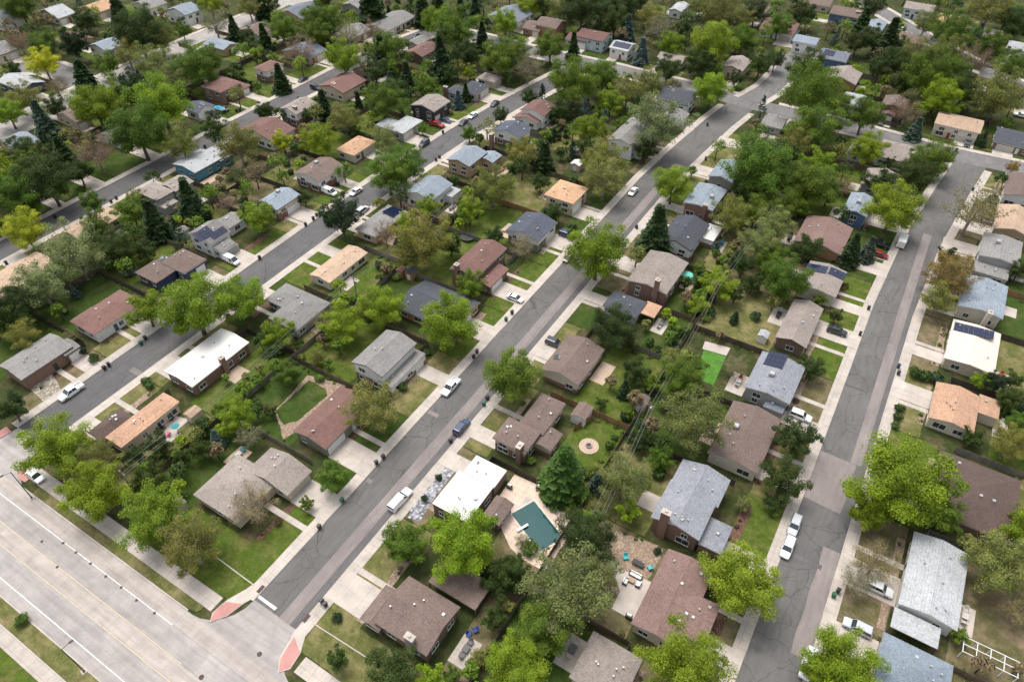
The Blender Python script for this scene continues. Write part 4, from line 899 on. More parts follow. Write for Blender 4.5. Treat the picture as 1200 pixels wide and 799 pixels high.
for row, (cl, sg, hw, back) in ROWS.items():
    hs = sorted([h for h in HOUSES if h.row == row], key=lambda h: h.c[1])
    for i, h in enumerate(hs):
        x0, y0, x1, y1 = h.r
        ya = (hs[i-1].r[3]+y0)/2 if i else max(y0-5.0, 24.0)
        yb = (y1+hs[i+1].r[1])/2 if i+1 < len(hs) else y1+4
        if ya > y0-1: ya = y0-1.2
        if y0-ya > 7: ya = y0-7
        if yb-y1 > 7: yb = y1+7
        yb = max(yb, y1+.8)
        ed = lambda y: cl_x(cl, y)+sg*(hw+2.27)
        fx = x1 if sg < 0 else x0; bx = x0 if sg < 0 else x1; h.lot = (ya, yb, fx, bx, ed, back, sg)
        ft = h.ft; fl = ft.get('fl') or ri.choice('gydyg'); bk = ft.get('bl') or ri.choice('gydb')
        sheet('lawn', [(ed(ya), ya+.15), (ed(yb), yb-.15), (fx, yb-.15), (fx, ya+.15)], GRASS[fl], 1, 'front lawn of the '+h.sn)
        if bk != 't': sheet('lawn', [(bx, ya+.15), (bx, yb-.15), (back, yb-.15), (back, ya+.15)], GRASS[bk], 1, 'back lawn of the '+h.sn)
        # planting bed along the front wall
        bw = ri.uniform(1.0, 1.9)
        sheet('planting_bed', rectp(min(fx, fx-sg*bw), y0+.3, max(fx, fx-sg*bw), y1-.3), ri.choice((MULCH, DIRT, MULCH)), 2, 'planting bed along the front of the '+h.sn)
        if hasattr(h, 'gar'):
            gx, gy, gw = h.gar; w = gw/2+.65; e_ = cl_x(cl, gy)+sg*(hw+.05); g0 = gx-sg*.1
            driveway(min(e_, g0), gy-w, max(e_, g0), gy+w, 'concrete driveway of the '+h.sn)
        if hasattr(h, 'door'):
            dx, dy = h.door; e_ = ed(dy); g0 = dx-sg*.05
            if not (hasattr(h, 'gar') and abs(h.gar[1]-dy) < h.gar[2]/2+1.2):
                sheet('footpath', rectp(min(e_, g0), dy-.6, max(e_, g0), dy+.6), CONC, 2, 'concrete front path of the '+h.sn)
        # patio behind the house
        pw, pd = ri.uniform(2.6, 4.5), ri.uniform(4, 7); pc = ri.uniform(y0+pd/2, y1-pd/2) if y1-y0 > pd else (y0+y1)/2
        h.patio = ((bx+bx+sg*pw)/2, pc, pw, pd)
        sheet('patio', rectp(min(bx, bx+sg*pw), pc-pd/2, max(bx, bx+sg*pw), pc+pd/2), ri.choice((CONC, PAVER, CONC_D)), 2, 'paved patio behind the '+h.sn)
        # fences
        if y1 < 235:
            wd = ri.choice(('brown', 'grey', 'grey', 'dark', 'dark', 'brown', 'grey', 'cedar'))
            if ri.random() < .9: fence((fx+sg*3.0, yb), (back+(-sg)*.25, yb), wd, ('wooden fence between the %s and the %s' % (h.sn, hs[i+1].sn)) if i+1 < len(hs) else 'wooden side fence past the '+h.sn)
            if row in ('AL', 'AR', 'CL', 'BR', 'DL'):
                fence((back, ya+.1), (back, yb-.1), ri.choice(('grey', 'brown', 'dark', 'grey')), 'wooden back fence behind the '+h.sn)
            # short return between house and side fence
            if y1 < yb-.9 and ri.random() < .6: fence((fx+sg*3.0, y1-.35), (fx+sg*3.0, yb-.15), wd, 'short wooden fence return at the wall of the '+h.sn)
for h in HOUSES:
    if h.row not in 'EF': continue
    x0, y0, x1, y1 = h.r; nx, ny = SIDES[h.front][1]; ln = 6.5
    if h.row == 'F' and h.front == '-y' and y0 < 292 and x0 > -200: ln = max(3.5, y0-266.8)
    if h.front == '+y': ln = max(3, 255.6-y1)
    m_ = 2.0
    fr = {(0, -1): (x0-m_, y0-ln+2, x1+m_, y0), (0, 1): (x0-m_, y1, x1+m_, y1+ln-2), (1, 0): (x1, y0-m_, x1+ln, y1+m_), (-1, 0): (x0-ln, y0-m_, x0, y1+m_)}[(nx, ny)]
    sheet('lawn', rectp(*fr), GRASS[ri.choice('gygd')], 1, 'front lawn of the '+h.sn)
    bk = {(0, 1): (x0-m_, y0-9, x1+m_, y0), (0, -1): (x0-m_, y1, x1+m_, y1+9), (-1, 0): (x1, y0-m_, x1+9, y1+m_), (1, 0): (x0-9, y0-m_, x0, y1+m_)}[(nx, ny)]
    sheet('lawn', rectp(*bk), GRASS[ri.choice('gyd')], 1, 'back lawn of the '+h.sn)
    if hasattr(h, 'gar'):
        gx, gy, gw = h.gar; w = gw/2+.7
        r_ = (gx-w, gy-ln, gx+w, gy) if ny < 0 else (gx-w, gy, gx+w, gy+ln) if ny > 0 else (gx, gy-w, gx+ln, gy+w) if nx > 0 else (gx-ln, gy-w, gx, gy+w)
        driveway(*r_, 'concrete driveway of the '+h.sn)
    pc = ((bk[0]+bk[2])/2, (bk[1]+bk[3])/2)
    if nx: sheet('patio', rectp((x1 if nx < 0 else x0-3.5), pc[1]-2.5, (x1+3.5 if nx < 0 else x0), pc[1]+2.5), CONC, 2, 'paved patio behind the '+h.sn)
    else: sheet('patio', rectp(pc[0]-2.5, (y1 if ny < 0 else y0-3.5), pc[0]+2.5, (y1+3.5 if ny < 0 else y0)), CONC, 2, 'paved patio behind the '+h.sn)
    fc = ri.choice(('grey', 'brown', 'dark'))
    if ny: fence((x0-m_, pc[1]), (x0-m_, pc[1]+9*(-ny)), fc, 'wooden side fence of the back yard of the '+h.sn)
    else: fence((pc[0], y0-m_), (pc[0]+9*(-nx), y0-m_), fc, 'wooden side fence of the back yard of the '+h.sn)
HN = {h.sn: h for h in HOUSES}

# ================================================================== TREES
BARK = m_plain('bark', (.13, .10, .08), .9, 0, .3, 3); BARK_L = m_plain('bark_pale', (.27, .24, .21), .9, 0, .25, 3)
def rv(rs):
    while True:
        v = Vector((rs.uniform(-1, 1), rs.uniform(-1, 1), rs.uniform(-1, 1)))
        if .05 < v.length < 1: return v
def leafmesh(name, quads):
    vs = []; fs = []; rn = []
    for c, nrm, s, r in quads:
        x = nrm.orthogonal().normalized(); y = nrm.cross(x); a = r*6.283; ca, sa = math.cos(a), math.sin(a)
        x, y = x*ca+y*sa, y*ca-x*sa; o = len(vs); dz = nrm*(s*.18)
        vs += [tuple(c-x*s-dz), tuple(c-y*s*.62), tuple(c+x*s-dz), tuple(c+y*s*.62)]; fs.append((o, o+1, o+2, o+3)); rn.append(r)
    me = bpy.data.meshes.new(name); me.from_pydata(vs, [], fs); me.materials.append(m_leaf())
    at = me.attributes.new('rnd', 'FLOAT', 'FACE'); at.data.foreach_set('value', rn); return me
def broad(seed, Rm, nclump, nleaf, ls, tall=1.0, sparse=0.0, clr=.30):
    """trunk + limbs, and leaves gathered in clumps through an uneven crown; base at z=0, crown radius Rm"""
    rs = random.Random(seed); hc = Rm*.98*tall+.7; tm = MB(); top = Vector((rs.uniform(-.1, .1)*Rm, rs.uniform(-.1, .1)*Rm, hc*.62))
    tr = .05*Rm+.06; fork = Vector((top.x*.4, top.y*.4, hc*.40))
    tm.tube((0, 0, -.05), (0, 0, .25), tr*1.45, tr*1.05, 7); tm.tube((0, 0, .24), fork, tr*1.05, tr*.82, 7); tm.tube(fork, top, tr*.8, tr*.5, 6)
    cl = []; nl = max(8, nclump//5); ga = 2.39996
    ph = rs.uniform(0, 6.28); flat = rs.uniform(.78, .98)
    for i in range(nl):
        u = 1-(i+.5)/nl*1.62; u = max(-.58, u); a = ph+i*ga+rs.uniform(-.35, .35); q = math.sqrt(1-u*u); d = Vector((q*math.cos(a), q*math.sin(a), u))
        ln = Rm*rs.uniform(.76, 1.04)*(1.0 if u > -.3 else .85); st = fork.lerp(top, rs.random()); tip = Vector((d.x*ln, d.y*ln, hc+d.z*ln*flat*tall)); mid_ = st.lerp(tip, .5)+rv(rs)*.07*Rm
        rr = tr*rs.uniform(.28, .42); tm.tube(st, mid_, rr, rr*.62, 5, False); tm.tube(mid_, tip, rr*.6, rr*.15, 4, False)
        for t, cr in ((.42, .34), (.62, .33), (.8, .29), (.97, .22)):
            c = (st.lerp(mid_, t*2) if t < .5 else mid_.lerp(tip, t*2-1))+rv(rs)*.10*Rm
            cl.append((c, Rm*cr*rs.uniform(.8, 1.2)*clr/.30))
            if t > .5:
                c2 = c+rv(rs)*.24*Rm; cl.append((c2, Rm*.17*rs.uniform(.7, 1.2)*clr/.30)); tm.tube(mid_.lerp(tip, t-.3), c2, rr*.3, rr*.08, 3, False)
        if sparse:
            for _ in range(14):
                q0 = mid_.lerp(tip, rs.uniform(-.3, 1)); q1 = q0+rv(rs)*Rm*.34+d*Rm*.08; tm.tube(q0, q1, rr*.22, rr*.05, 3, False)
    for _ in range(9): cl.append((Vector((0, 0, hc))+rv(rs)*.5*Rm, Rm*.3))
    qs = []
    for p, r in cl:
        n = int(nleaf*rs.uniform(.7, 1.3)*(1-sparse)); tone = rs.uniform(-.18, .18)
        for _ in range(n):
            d = rv(rs).normalized()
            if d.z < -.2 and rs.random() < .6: d.z = -d.z
            rr = r*(.45+.65*rs.random()); c = p+Vector((d.x*rr, d.y*rr, d.z*rr*.72))
            nn = (d*.8+Vector((0, 0, .55))+rv(rs)*.75).normalized()
            qs.append((c, nn, ls*rs.uniform(.65, 1.35), min(1, max(0, .45+tone+rs.gauss(0, .17)))))
    return tm.mesh('trunk', BARK_L if sparse else BARK, True), leafmesh('crown', qs), hc
def conifer(seed, Rm, Hm, ls=.42, dens=1.0, blunt=.85):
    rs = random.Random(seed); tm = MB(); tm.tube((0, 0, -.05), (0, 0, Hm*.92), .035*Hm*.5+.05, .03, 6); qs = []
    z = Hm*.05; lean = rs.uniform(0, 6)
    while z < Hm:
        f = 1-z/Hm; rad = Rm*(f**blunt)*rs.uniform(.86, 1.1)+.12; nb = max(4, int((5+9*f)*dens))
        for i in range(nb):
            a = rs.uniform(0, 6.283); ln = rad*rs.uniform(.72, 1.12); dr = Vector((math.cos(a), math.sin(a), 0)); steps = max(2, int(ln/.34))
            tone = rs.uniform(-.18, .18)
            for k in range(steps):
                t = (k+.6)/steps
                if t < .3 and f > .2: continue
                c = dr*(ln*t)+Vector((0, 0, z-ln*.22*t*t+ln*.06))
                for sgn in (-1, 1):
                    side = Vector((-dr.y, dr.x, 0))*sgn*(.15+.30*(1-t))*rs.uniform(.5, 1.3)
                    nn = (Vector((0, 0, 1))+dr*.45+rv(rs)*.5).normalized()
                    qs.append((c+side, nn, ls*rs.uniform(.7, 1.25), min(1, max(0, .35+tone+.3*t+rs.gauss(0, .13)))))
        z += Hm*.028*(.55+f*.7)
    return tm.mesh('trunk', BARK, True), leafmesh('crown', qs), Hm*.45
def shrubm(seed, Rm, n, ls):
    rs = random.Random(seed); qs = []; tm = MB()
    for k in range(5):
        a = k*1.26; tm.tube((0, 0, -.03), (math.cos(a)*Rm*.4, math.sin(a)*Rm*.4, Rm*.8), .03, .012, 4)
    bl = [(Vector((rs.uniform(-.4, .4)*Rm, rs.uniform(-.4, .4)*Rm, Rm*rs.uniform(.5, .8))), Rm*rs.uniform(.45, .7)) for _ in range(5)]
    for i in range(n):
        p, r = rs.choice(bl); d = rv(rs).normalized(); d.z = abs(d.z)*1.0 if rs.random() < .8 else d.z*.5; c = p+d*r*rs.uniform(.75, 1.05)
        c.z = max(.06, c.z); qs.append((c, (d+rv(rs)*.6).normalized(), ls*rs.uniform(.7, 1.3), min(1, max(0, rs.gauss(.45, .2)))))
    return tm.mesh('stem', BARK), leafmesh('foliage', qs), Rm*.7
print('tree meshes')
TL = [broad(10+i, 6.0, 84, 230, .125, 1.0+.1*(i % 2)) for i in range(6)]          # large, full
TM = [broad(20+i, 3.6, 66, 130, .108, 1.0+.12*(i % 2)) for i in range(6)]         # medium, full
TS = [broad(30+i, 2.0, 42, 62, .10) for i in range(3)]                          # small
TW = [broad(40+i, 5.0, 84, 110, .11, 1.0, .66, .30) for i in range(3)]           # barely leafing, branches show
TP = [broad(50+i, 5.5, 84, 165, .125, 1.05, .32, .28) for i in range(4)]         # pale open crowns
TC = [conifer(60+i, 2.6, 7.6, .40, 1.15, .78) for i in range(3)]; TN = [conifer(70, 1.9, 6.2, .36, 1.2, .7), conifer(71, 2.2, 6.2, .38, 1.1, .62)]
TQ = [broad(80+i, 3.8, 84, 130, .12, 1.15, 0, .27) for i in range(2)]             # round pine
SH = [shrubm(90+i, .8, 420, .13) for i in range(3)]
KIND = { 'e': ((.048, .095, .016), 'green loose-branched conifer'),  # meshes by size, canonical radius, colour, height ratio, words
 'b': ((.185, .268, .014), 'bright green broadleaf tree'), 'g': ((.10, .17, .015), 'green broadleaf tree'), 'd': ((.046, .08, .014), 'dark green broadleaf tree'),
 'p': ((.20, .245, .08), 'pale grey-green open tree'), 'o': ((.19, .205, .045), 'olive leafing tree'), 'c': ((.026, .055, .016), 'dark evergreen conifer'),
 's': ((.07, .115, .10), 'blue spruce'), 'y': ((.40, .42, .02), 'yellow-green tree'), 'a': ((.28, .19, .05), 'amber-orange leafing tree'),
 'w': ((.22, .205, .10), 'nearly bare grey-branched tree'), 'r': ((.20, .135, .08), 'bronze-brown leafing tree'), 'n': ((.026, .052, .016), 'round dark pine tree')}
TREES = []
def inhouse(x, y, m=.6):
    for h in HOUSES:
        for b in h.bl:
            if b['r'][0]-m < x < b['r'][2]+m and b['r'][1]-m < y < b['r'][3]+m: return h, b['r']
    return None
def onroad(x, y):
    for cl, hw in ((A_CL, 5.1), (B_CL, 4.8), (C_CL, 4.8), (D_CL, 4.6)):
        cx = cl_x(cl, y)
        if cl[0][1] < y < cl[-1][1]+4 and abs(x-cx) < hw+.3: return cx, hw+.5
    return None
def tree(px, py, r, k, rs):
    pool, Rc = (TM, 3.6); z = 4.0
    for _ in range(3):
        p = P(px, py, z); rm = r*mpp(p)
        if k in 'cse': z = rm*1.35
        else: z = rm*1.0+.7
    col, words = KIND[k]
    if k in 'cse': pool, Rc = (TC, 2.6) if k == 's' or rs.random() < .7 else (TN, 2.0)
    elif k == 'n': pool, Rc = TQ, 3.8
    elif k in 'wr' : pool, Rc = TW, 5.0
    elif k in 'poa': pool, Rc = TP, 5.5
    else: pool, Rc = (TL, 6.0) if rm > 4.4 else (TM, 3.6) if rm > 2.3 else (TS, 2.0)
    x, y = p.x, p.y; tm, cm, hc = pool[rs.randrange(len(pool))]; s = rm/Rc*((1.08 if rm > 5 else 1.17)*(1.08 if y > 170 or x < -165 else 1) if k not in 'cse' else 1.15)
    x, y = p.x, p.y
    for _ in range(3):
        q = inhouse(x, y, .5)
        if q:
            x0, y0, x1, y1 = q[1]; opts = [(abs(x-x0), x0-.8, y), (abs(x1-x), x1+.8, y), (abs(y-y0), x, y0-.8), (abs(y1-y), x, y1+.8)]; _, x, y = min(opts)
    q = onroad(x, y)
    if q: x = q[0]+(q[1]+1.2 if x > q[0] else -q[1]-1.2)
    root = empty('tree', (x, y, 0), rs.uniform(0, 6.28)); sz = s*rs.uniform(.93, 1.08) if k not in 'cse' else s*rs.uniform(.9, 1.12)
    root.scale = (s*rs.uniform(.95, 1.05), s*rs.uniform(.95, 1.05), sz)
    link('trunk', tm, root); j = rs.uniform(.84, 1.16); c = (col[0]*j*rs.uniform(.9, 1.12), col[1]*j, col[2]*j*rs.uniform(.8, 1.3))
    link('crown', cm, root, color=c)
    TREES.append([root, x, y, rm, k, words]); return root
TR = """
67,522,36,b;112,541,22,o;110,576,37,b;180,606,38,b;225,641,31,o;160,535,13,d;186,521,14,d;175,562,18,d;213,537,10,d;235,527,13,d;254,515,9,s;278,487,20,b;292,510,15,w;14,480,17,d;290,588,25,w
337,440,14,g;315,395,10,d;318,482,7,d;435,480,31,o;390,560,17,g;360,590,8,g;526,378,33,b;601,443,31,g;371,418,9,o;256,480,8,g
400,257,22,n;455,205,25,g;493,285,35,o;452,275,14,r;478,262,13,b;578,220,26,o;502,245,14,b;550,250,14,b;580,277,10,d;528,288,13,d;552,336,16,g;447,360,24,b;402,380,23,b;327,392,17,b;372,375,9,w;355,232,8,d;303,257,18,b;217,355,40,b;283,348,28,b;190,375,20,b
32,275,20,y;107,237,12,g;88,300,32,p;48,335,29,p;135,292,20,d;105,263,14,g;155,252,17,g;182,262,15,c;223,237,17,c;160,232,10,o;170,296,10,d;70,222,28,d;15,230,28,g;93,205,14,d;20,362,24,d;10,380,18,d;27,395,17,o;265,238,10,r;80,394,8,w;48,250,14,g;3,270,14,g
24,10,18,g;22,47,16,r;55,52,14,g;52,77,16,y;88,57,16,n;15,83,8,d;100,95,13,c;127,80,12,g;163,42,27,d;186,47,20,o;160,112,20,n;112,128,26,b;135,118,14,b;180,77,22,p;200,97,18,p;233,79,26,g;190,128,28,b;172,162,31,g;205,170,18,o;52,146,14,s;32,118,16,o;10,134,16,b;77,185,15,c;112,180,22,r;68,105,11,r;65,127,12,d;250,155,14,d;252,28,16,w;274,35,9,c;138,10,11,c;100,27,12,d;214,38,8,g;150,67,14,o;292,10,14,o;247,8,12,b;280,173,23,o;30,182,20,d;8,194,12,b;300,130,8,d;40,200,16,g;60,190,12,d;290,45,8,d
340,97,11,c;310,47,9,c;332,38,16,g;353,60,17,r;397,69,20,b;370,25,19,g;388,28,17,g;372,44,13,g;408,42,15,w;438,40,12,r;450,12,17,c;495,14,12,c;512,26,18,b;460,62,20,g;447,67,13,c;477,95,11,c;517,74,14,c;532,42,22,g;565,47,9,c;590,67,24,g;500,103,12,g;452,121,20,g;420,122,6,c;380,128,9,c;405,141,18,o;375,166,20,b;332,168,11,y;307,129,9,d;537,118,7,s;543,108,6,c;495,151,6,g;550,158,8,g;587,138,8,d;450,165,16,o;455,187,24,g;378,4,10,d;540,12,8,c;557,12,8,c;513,4,11,c;440,86,13,d;550,86,7,b;457,96,7,s;592,28,15,b;307,10,9,c;318,8,10,d;425,60,10,g;545,66,14,d;528,90,10,d;415,155,8,d;355,135,7,d
615,9,14,b;682,17,22,d;655,12,14,o;720,27,16,d;735,35,10,s;752,62,10,s;687,62,9,c;645,56,17,g;633,82,19,w;672,100,27,g;707,93,18,g;735,110,16,o;715,123,14,b;692,153,18,b;762,101,18,o;782,83,14,d;785,56,13,b;835,58,24,b;820,76,15,d;870,49,16,g;834,107,20,b;890,79,12,d;862,94,8,d;775,35,18,w;762,24,14,o;800,37,10,d;842,17,23,o;866,24,15,o;732,151,10,g;770,151,32,p;638,187,12,c;707,192,22,o;657,180,7,d;612,182,16,o;650,137,7,d;620,116,9,d;605,62,15,g;730,10,17,d;705,12,16,d;637,7,13,d;757,178,12,d;690,175,10,d;748,125,12,d;660,130,12,d;700,40,10,d;885,15,14,d;820,8,12,o;745,5,12,d
945,86,20,d;908,73,10,d;912,34,12,g;940,20,13,d;1022,10,14,d;1010,30,9,c;1004,53,12,d;1040,52,14,c;1052,60,10,d;1028,48,14,d;1085,29,14,o;1115,39,24,g;1160,12,24,o;1180,20,14,d;1145,43,8,s;1162,58,18,g;1190,31,16,d;1188,80,18,g;1070,64,18,o;1110,62,18,o;1087,92,28,g;1100,120,20,b;1130,107,18,d;1142,72,18,r;1170,114,28,o;1043,77,14,d;1055,102,11,d;1073,152,9,s;1062,132,15,r;1012,139,19,g;948,118,30,g;955,152,27,g;980,122,15,g;930,172,17,o;1015,177,17,b;1095,185,22,g;957,193,16,b;908,190,14,g;1187,196,7,a;1045,186,6,d;1030,85,12,d;1118,85,15,g;1150,125,14,o
950,222,27,g;1047,248,28,b;997,297,12,c;1017,294,10,s;1140,250,29,w;1108,302,10,d;1110,325,25,a;1100,352,18,o;920,328,28,g;945,293,14,d;907,267,18,p;910,242,18,g;1032,216,16,d;1072,211,20,d;990,219,10,r;980,371,8,d;908,297,14,g;1195,317,12,d;930,205,14,d;970,230,12,d;935,245,12,g;1088,196,10,g;960,352,8,g
700,297,36,b;770,272,21,c;720,382,27,d;788,220,20,b;842,335,18,b;818,357,12,b;855,257,21,o;888,285,22,p;887,205,34,g;895,180,22,d;870,312,13,d;708,212,22,o;648,250,11,d;612,289,14,w;900,310,14,g;882,332,12,d;633,215,10,d;862,345,10,d;885,250,16,g;820,315,8,g;872,228,14,d
800,442,24,g;813,498,38,o;745,435,15,d;732,457,8,c;705,472,7,d;660,557,24,e;750,515,14,d;730,567,28,o;775,537,14,g;862,428,14,w;872,590,9,p;740,405,8,d;736,483,7,g;932,517,21,d;917,565,23,d;950,431,15,d;735,600,14,b;790,420,14,o;765,450,10,g;780,470,10,d;905,590,10,d
1055,565,54,b;1147,447,9,b;1165,450,12,n;1140,512,12,d;1185,520,22,o;1182,470,14,d;1160,595,16,o;1020,600,22,b;1100,600,24,g;1195,500,14,g;1188,445,10,d
868,682,43,b;805,788,47,b;688,632,30,d;668,695,50,p;640,735,32,g;605,782,38,b;600,672,20,d;700,668,24,p;612,632,9,w;580,725,14,d
475,638,24,g;542,640,39,b;588,678,22,d;460,787,27,d;396,773,13,d;505,792,16,b;560,770,10,o;530,790,10,g
990,777,42,b;1175,662,40,o;1025,660,25,w;1005,680,19,w;1125,743,10,g;1195,715,20,w;1190,620,20,b;960,790,20,b;1150,690,10,w
"""
rt = random.Random(5)
for line in TR.strip().split('\n'):
    for q in line.split(';'):
        a, b_, r_, k_ = q.split(','); tree(float(a), float(b_), float(r_), k_, rt)
# every tree is told apart by its kind, size and the house it stands by
def nearest(x, y):
    best = None
    for h in HOUSES:
        x0, y0, x1, y1 = h.r; dx = max(x0-x, 0, x-x1); dy = max(y0-y, 0, y-y1); d = math.hypot(dx, dy)
        if best is None or d < best[0]: best = (d, h, dx, dy)
    return best
def relation(h, x, y):
    x0, y0, x1, y1 = h.r; f = SIDES[h.front][1]
    ox = (x-h.c[0])/max(1, (x1-x0)/2); oy = (y-h.c[1])/max(1, (y1-y0)/2); a = ox*f[0]+oy*f[1]; b = ox*f[1]-oy*f[0]
    if abs(a) >= abs(b): return 'in front of' if a > 0 else 'behind'
    return 'beside'
byl = {}
for t in TREES:
    d, h, dx, dy = nearest(t[1], t[2]); rel = relation(h, t[1], t[2]); byl.setdefault((t[5], rel, h.sn), []).append(t)
for (w, rel, sn), ts in byl.items():
    ts.sort(key=lambda t: -t[3])
    for i, t in enumerate(ts):
        sz = '' if len(ts) == 1 else ('largest ' if i == 0 else 'smallest ' if i == len(ts)-1 else 'middle-sized ')
        if len(ts) > 3 and 0 < i < len(ts)-1: sz = 'middling '
        if len(ts) == 1: sz = 'large ' if t[3] > 6 else 'small ' if t[3] < 2.2 else ''
        tag(t[0], (sz+w+' '+rel+' the '+sn), 'tree', 'trees of the suburb')

# ================================================================== VEHICLES
TYRE = m_plain('tyre', (.02, .02, .02), .8, 0, .1); RIM = m_plain('rim', (.45, .45, .46), .3, .8, .1)
LAMP_C = m_plain('lamp_clear', (.75, .76, .78), .15, 0, .05); LAMP_R = m_plain('lamp_red', (.35, .02, .02), .2, 0, .05); BLACKP = m_plain('black_plastic', (.025, .025, .027), .5, 0, .2)
_w = MB(); _w.loft([[(.34*math.cos(t), y, .34*math.sin(t)) for t in [2*math.pi*i/14 for i in range(14)]] for y in (-.11, .11)]); WHEEL = _w.mesh('wheel', TYRE)
_w = MB(); _w.loft([[(.21*math.cos(t), y, .21*math.sin(t)) for t in [2*math.pi*i/10 for i in range(10)]] for y in (-.125, .125)]); RIMM = _w.mesh('rim', RIM)
_w = MB(); _w.bevbox(-.03, -.2, -.07, .04, .2, .07, .02); HLAMP = _w.mesh('headlight', LAMP_C); TLAMP = MB().bevbox(-.04, -.16, -.1, .03, .16, .1, .02).mesh('taillight', LAMP_R)
def section(x, hw, z0, z1, r=.12):
    return [(x, -hw+r*.5, z0), (x, hw-r*.5, z0), (x, hw, z0+r), (x, hw, z1-r*1.2), (x, hw-r, z1), (x, -hw+r, z1), (x, -hw, z1-r*1.2), (x, -hw, z0+r)]
def carmeshes(kind):
    L, W = {'sedan': (4.6, .90), 'suv': (4.75, .94), 'pickup': (5.7, .98), 'van': (5.3, .99), 'cap': (5.8, .98)}[kind]; h = L/2; hood = {'sedan': .86, 'suv': 1.0, 'pickup': 1.1, 'van': 1.15, 'cap': 1.1}[kind]
    body = MB(); trunk_ = hood+.02 if kind == 'sedan' else hood
    secs = [(-h, W*.86, .42, trunk_-.1), (-h+.12, W*.96, .30, trunk_), (-h*.55, W, .26, hood+.02), (h*.25, W, .26, hood+.03), (h*.72, W*.98, .28, hood-.06), (h-.14, W*.92, .32, hood-.2), (h, W*.8, .40, hood-.32)]
    if kind in ('pickup',):
        secs = [(-h*.22, W, .26, hood), (h*.25, W, .26, hood+.03), (h*.72, W*.98, .28, hood-.04), (h-.14, W*.94, .34, hood-.14), (h, W*.86, .42, hood-.26)]
    body.loft([section(*s) for s in secs])
    if kind == 'pickup':
        x0, x1 = -h, -h*.22-.001
        body.box(x0, -W, .35, x1, W, .68); body.box(x0, -W, .68, x1, -W+.12, hood); body.box(x0, W-.12, .68, x1, W, hood); body.box(x0, -W+.12, .68, x0+.1, W-.12, hood)
    a, b_, c, d, zt = {'sedan': (-1.75, -.95, .35, 1.15, 1.43), 'suv': (-2.28, -2.0, .4, 1.1, 1.72), 'pickup': (-1.15, -.95, .55, 1.3, 1.86), 'van': (-2.58, -2.5, 1.0, 1.95, 2.05), 'cap': (-2.86, -2.8, .55, 1.3, 1.84)}[kind]
    gl = MB(); gl.loft([[(a, -W*.93, hood), (d, -W*.93, hood), (d, W*.93, hood), (a, W*.93, hood)], [(b_, -W*.76, zt-.05), (c, -W*.76, zt-.05), (c, W*.76, zt-.05), (b_, W*.76, zt-.05)]])
    rf = MB(); rf.loft([[(b_-.06, -W*.80, zt-.09), (c+.06, -W*.80, zt-.09), (c+.06, W*.80, zt-.09), (b_-.06, W*.80, zt-.09)], [(b_-.02, -W*.79, zt-.02), (c+.02, -W*.79, zt-.02), (c+.02, W*.79, zt-.02), (b_-.02, W*.79, zt-.02)], [(b_+.12, -W*.66, zt+.02), (c-.12, -W*.66, zt+.02), (c-.12, W*.66, zt+.02), (b_+.12, W*.66, zt+.02)]])
    # pillars
    def pil(p, q, t=.05): rf.tube(p, q, t, t, 4)
    for s_ in (-1, 1):
        pil((a+.02, s_*W*.935, hood), (b_, s_*W*.78, zt-.06), .06); pil((d-.02, s_*W*.935, hood), (c, s_*W*.78, zt-.06), .05); m0 = (a+d)/2-.1; pil((m0, s_*W*.938, hood), (m0-.05, s_*W*.785, zt-.06), .045)
        if kind in ('van', 'cap'):
            rf.add([(a, s_*W*.937, hood), (.3, s_*W*.937, hood), (.25, s_*W*.785, zt-.06), (b_, s_*W*.785, zt-.06)], [(0, 1, 2, 3) if s_ < 0 else (3, 2, 1, 0)])
    P_ = m_paint(); return dict(body=body.mesh('body', P_), glass=gl.mesh('glasshouse', m_glass()), roof=rf.mesh('roof', P_), L=L, W=W, h=h, hood=hood)
CARM = {k: carmeshes(k) for k in ('sedan', 'suv', 'pickup', 'van', 'cap')}
CCOL = {'white': (.78, .79, .8), 'silver': (.45, .47, .49), 'black': (.012, .012, .014), 'blue': (.02, .04, .10), 'red': (.25, .015, .015), 'dark': (.03, .033, .04), 'maroon': (.09, .012, .018), 'grey': (.15, .16, .17)}
CNAME = {'sedan': 'parked_car', 'suv': 'parked_car', 'pickup': 'pickup_truck', 'van': 'van', 'cap': 'pickup_truck'}
def car(px, py, kind, col, hd, label):
    p = P(px, py, .75); m = CARM[kind]; rz = {'+y': math.pi/2, '-y': -math.pi/2, '+x': 0, '-x': math.pi}[hd]+random.uniform(-.03, .03)
    r = empty(CNAME[kind], (p.x, p.y, .16 if hd[1] == 'x' else .06), rz); tag(r, label, {'sedan': 'car', 'suv': 'car', 'van': 'van'}.get(kind, 'truck'), 'vehicles parked along the streets and driveways')
    c = CCOL[col]
    for n in ('body', 'roof'): link(n, m[n], r, color=c)
    link('window_band', m['glass'], r)
    for sx in (-1, 1):
        for sy in (-1, 1):
            w = link('wheel', WHEEL, r, (sx*m['h']*.62, sy*(m['W']-.09), .34)); link('rim', RIMM, w)
    for sy in (-1, 1):
        link('headlight', HLAMP, r, (m['h']-.06, sy*m['W']*.62, m['hood']-.32)); link('taillight', TLAMP, r, (-m['h']+.01, sy*m['W']*.68, m['hood']-.25))
    mr = MB()
    for sy in (-1, 1): mr.bevbox(.95, sy*(m['W']+.11)-.09, m['hood']+.0, 1.08, sy*(m['W']+.11)+.09, m['hood']+.13, .02)
    mr.obj('side_mirror', BLACKP, r)
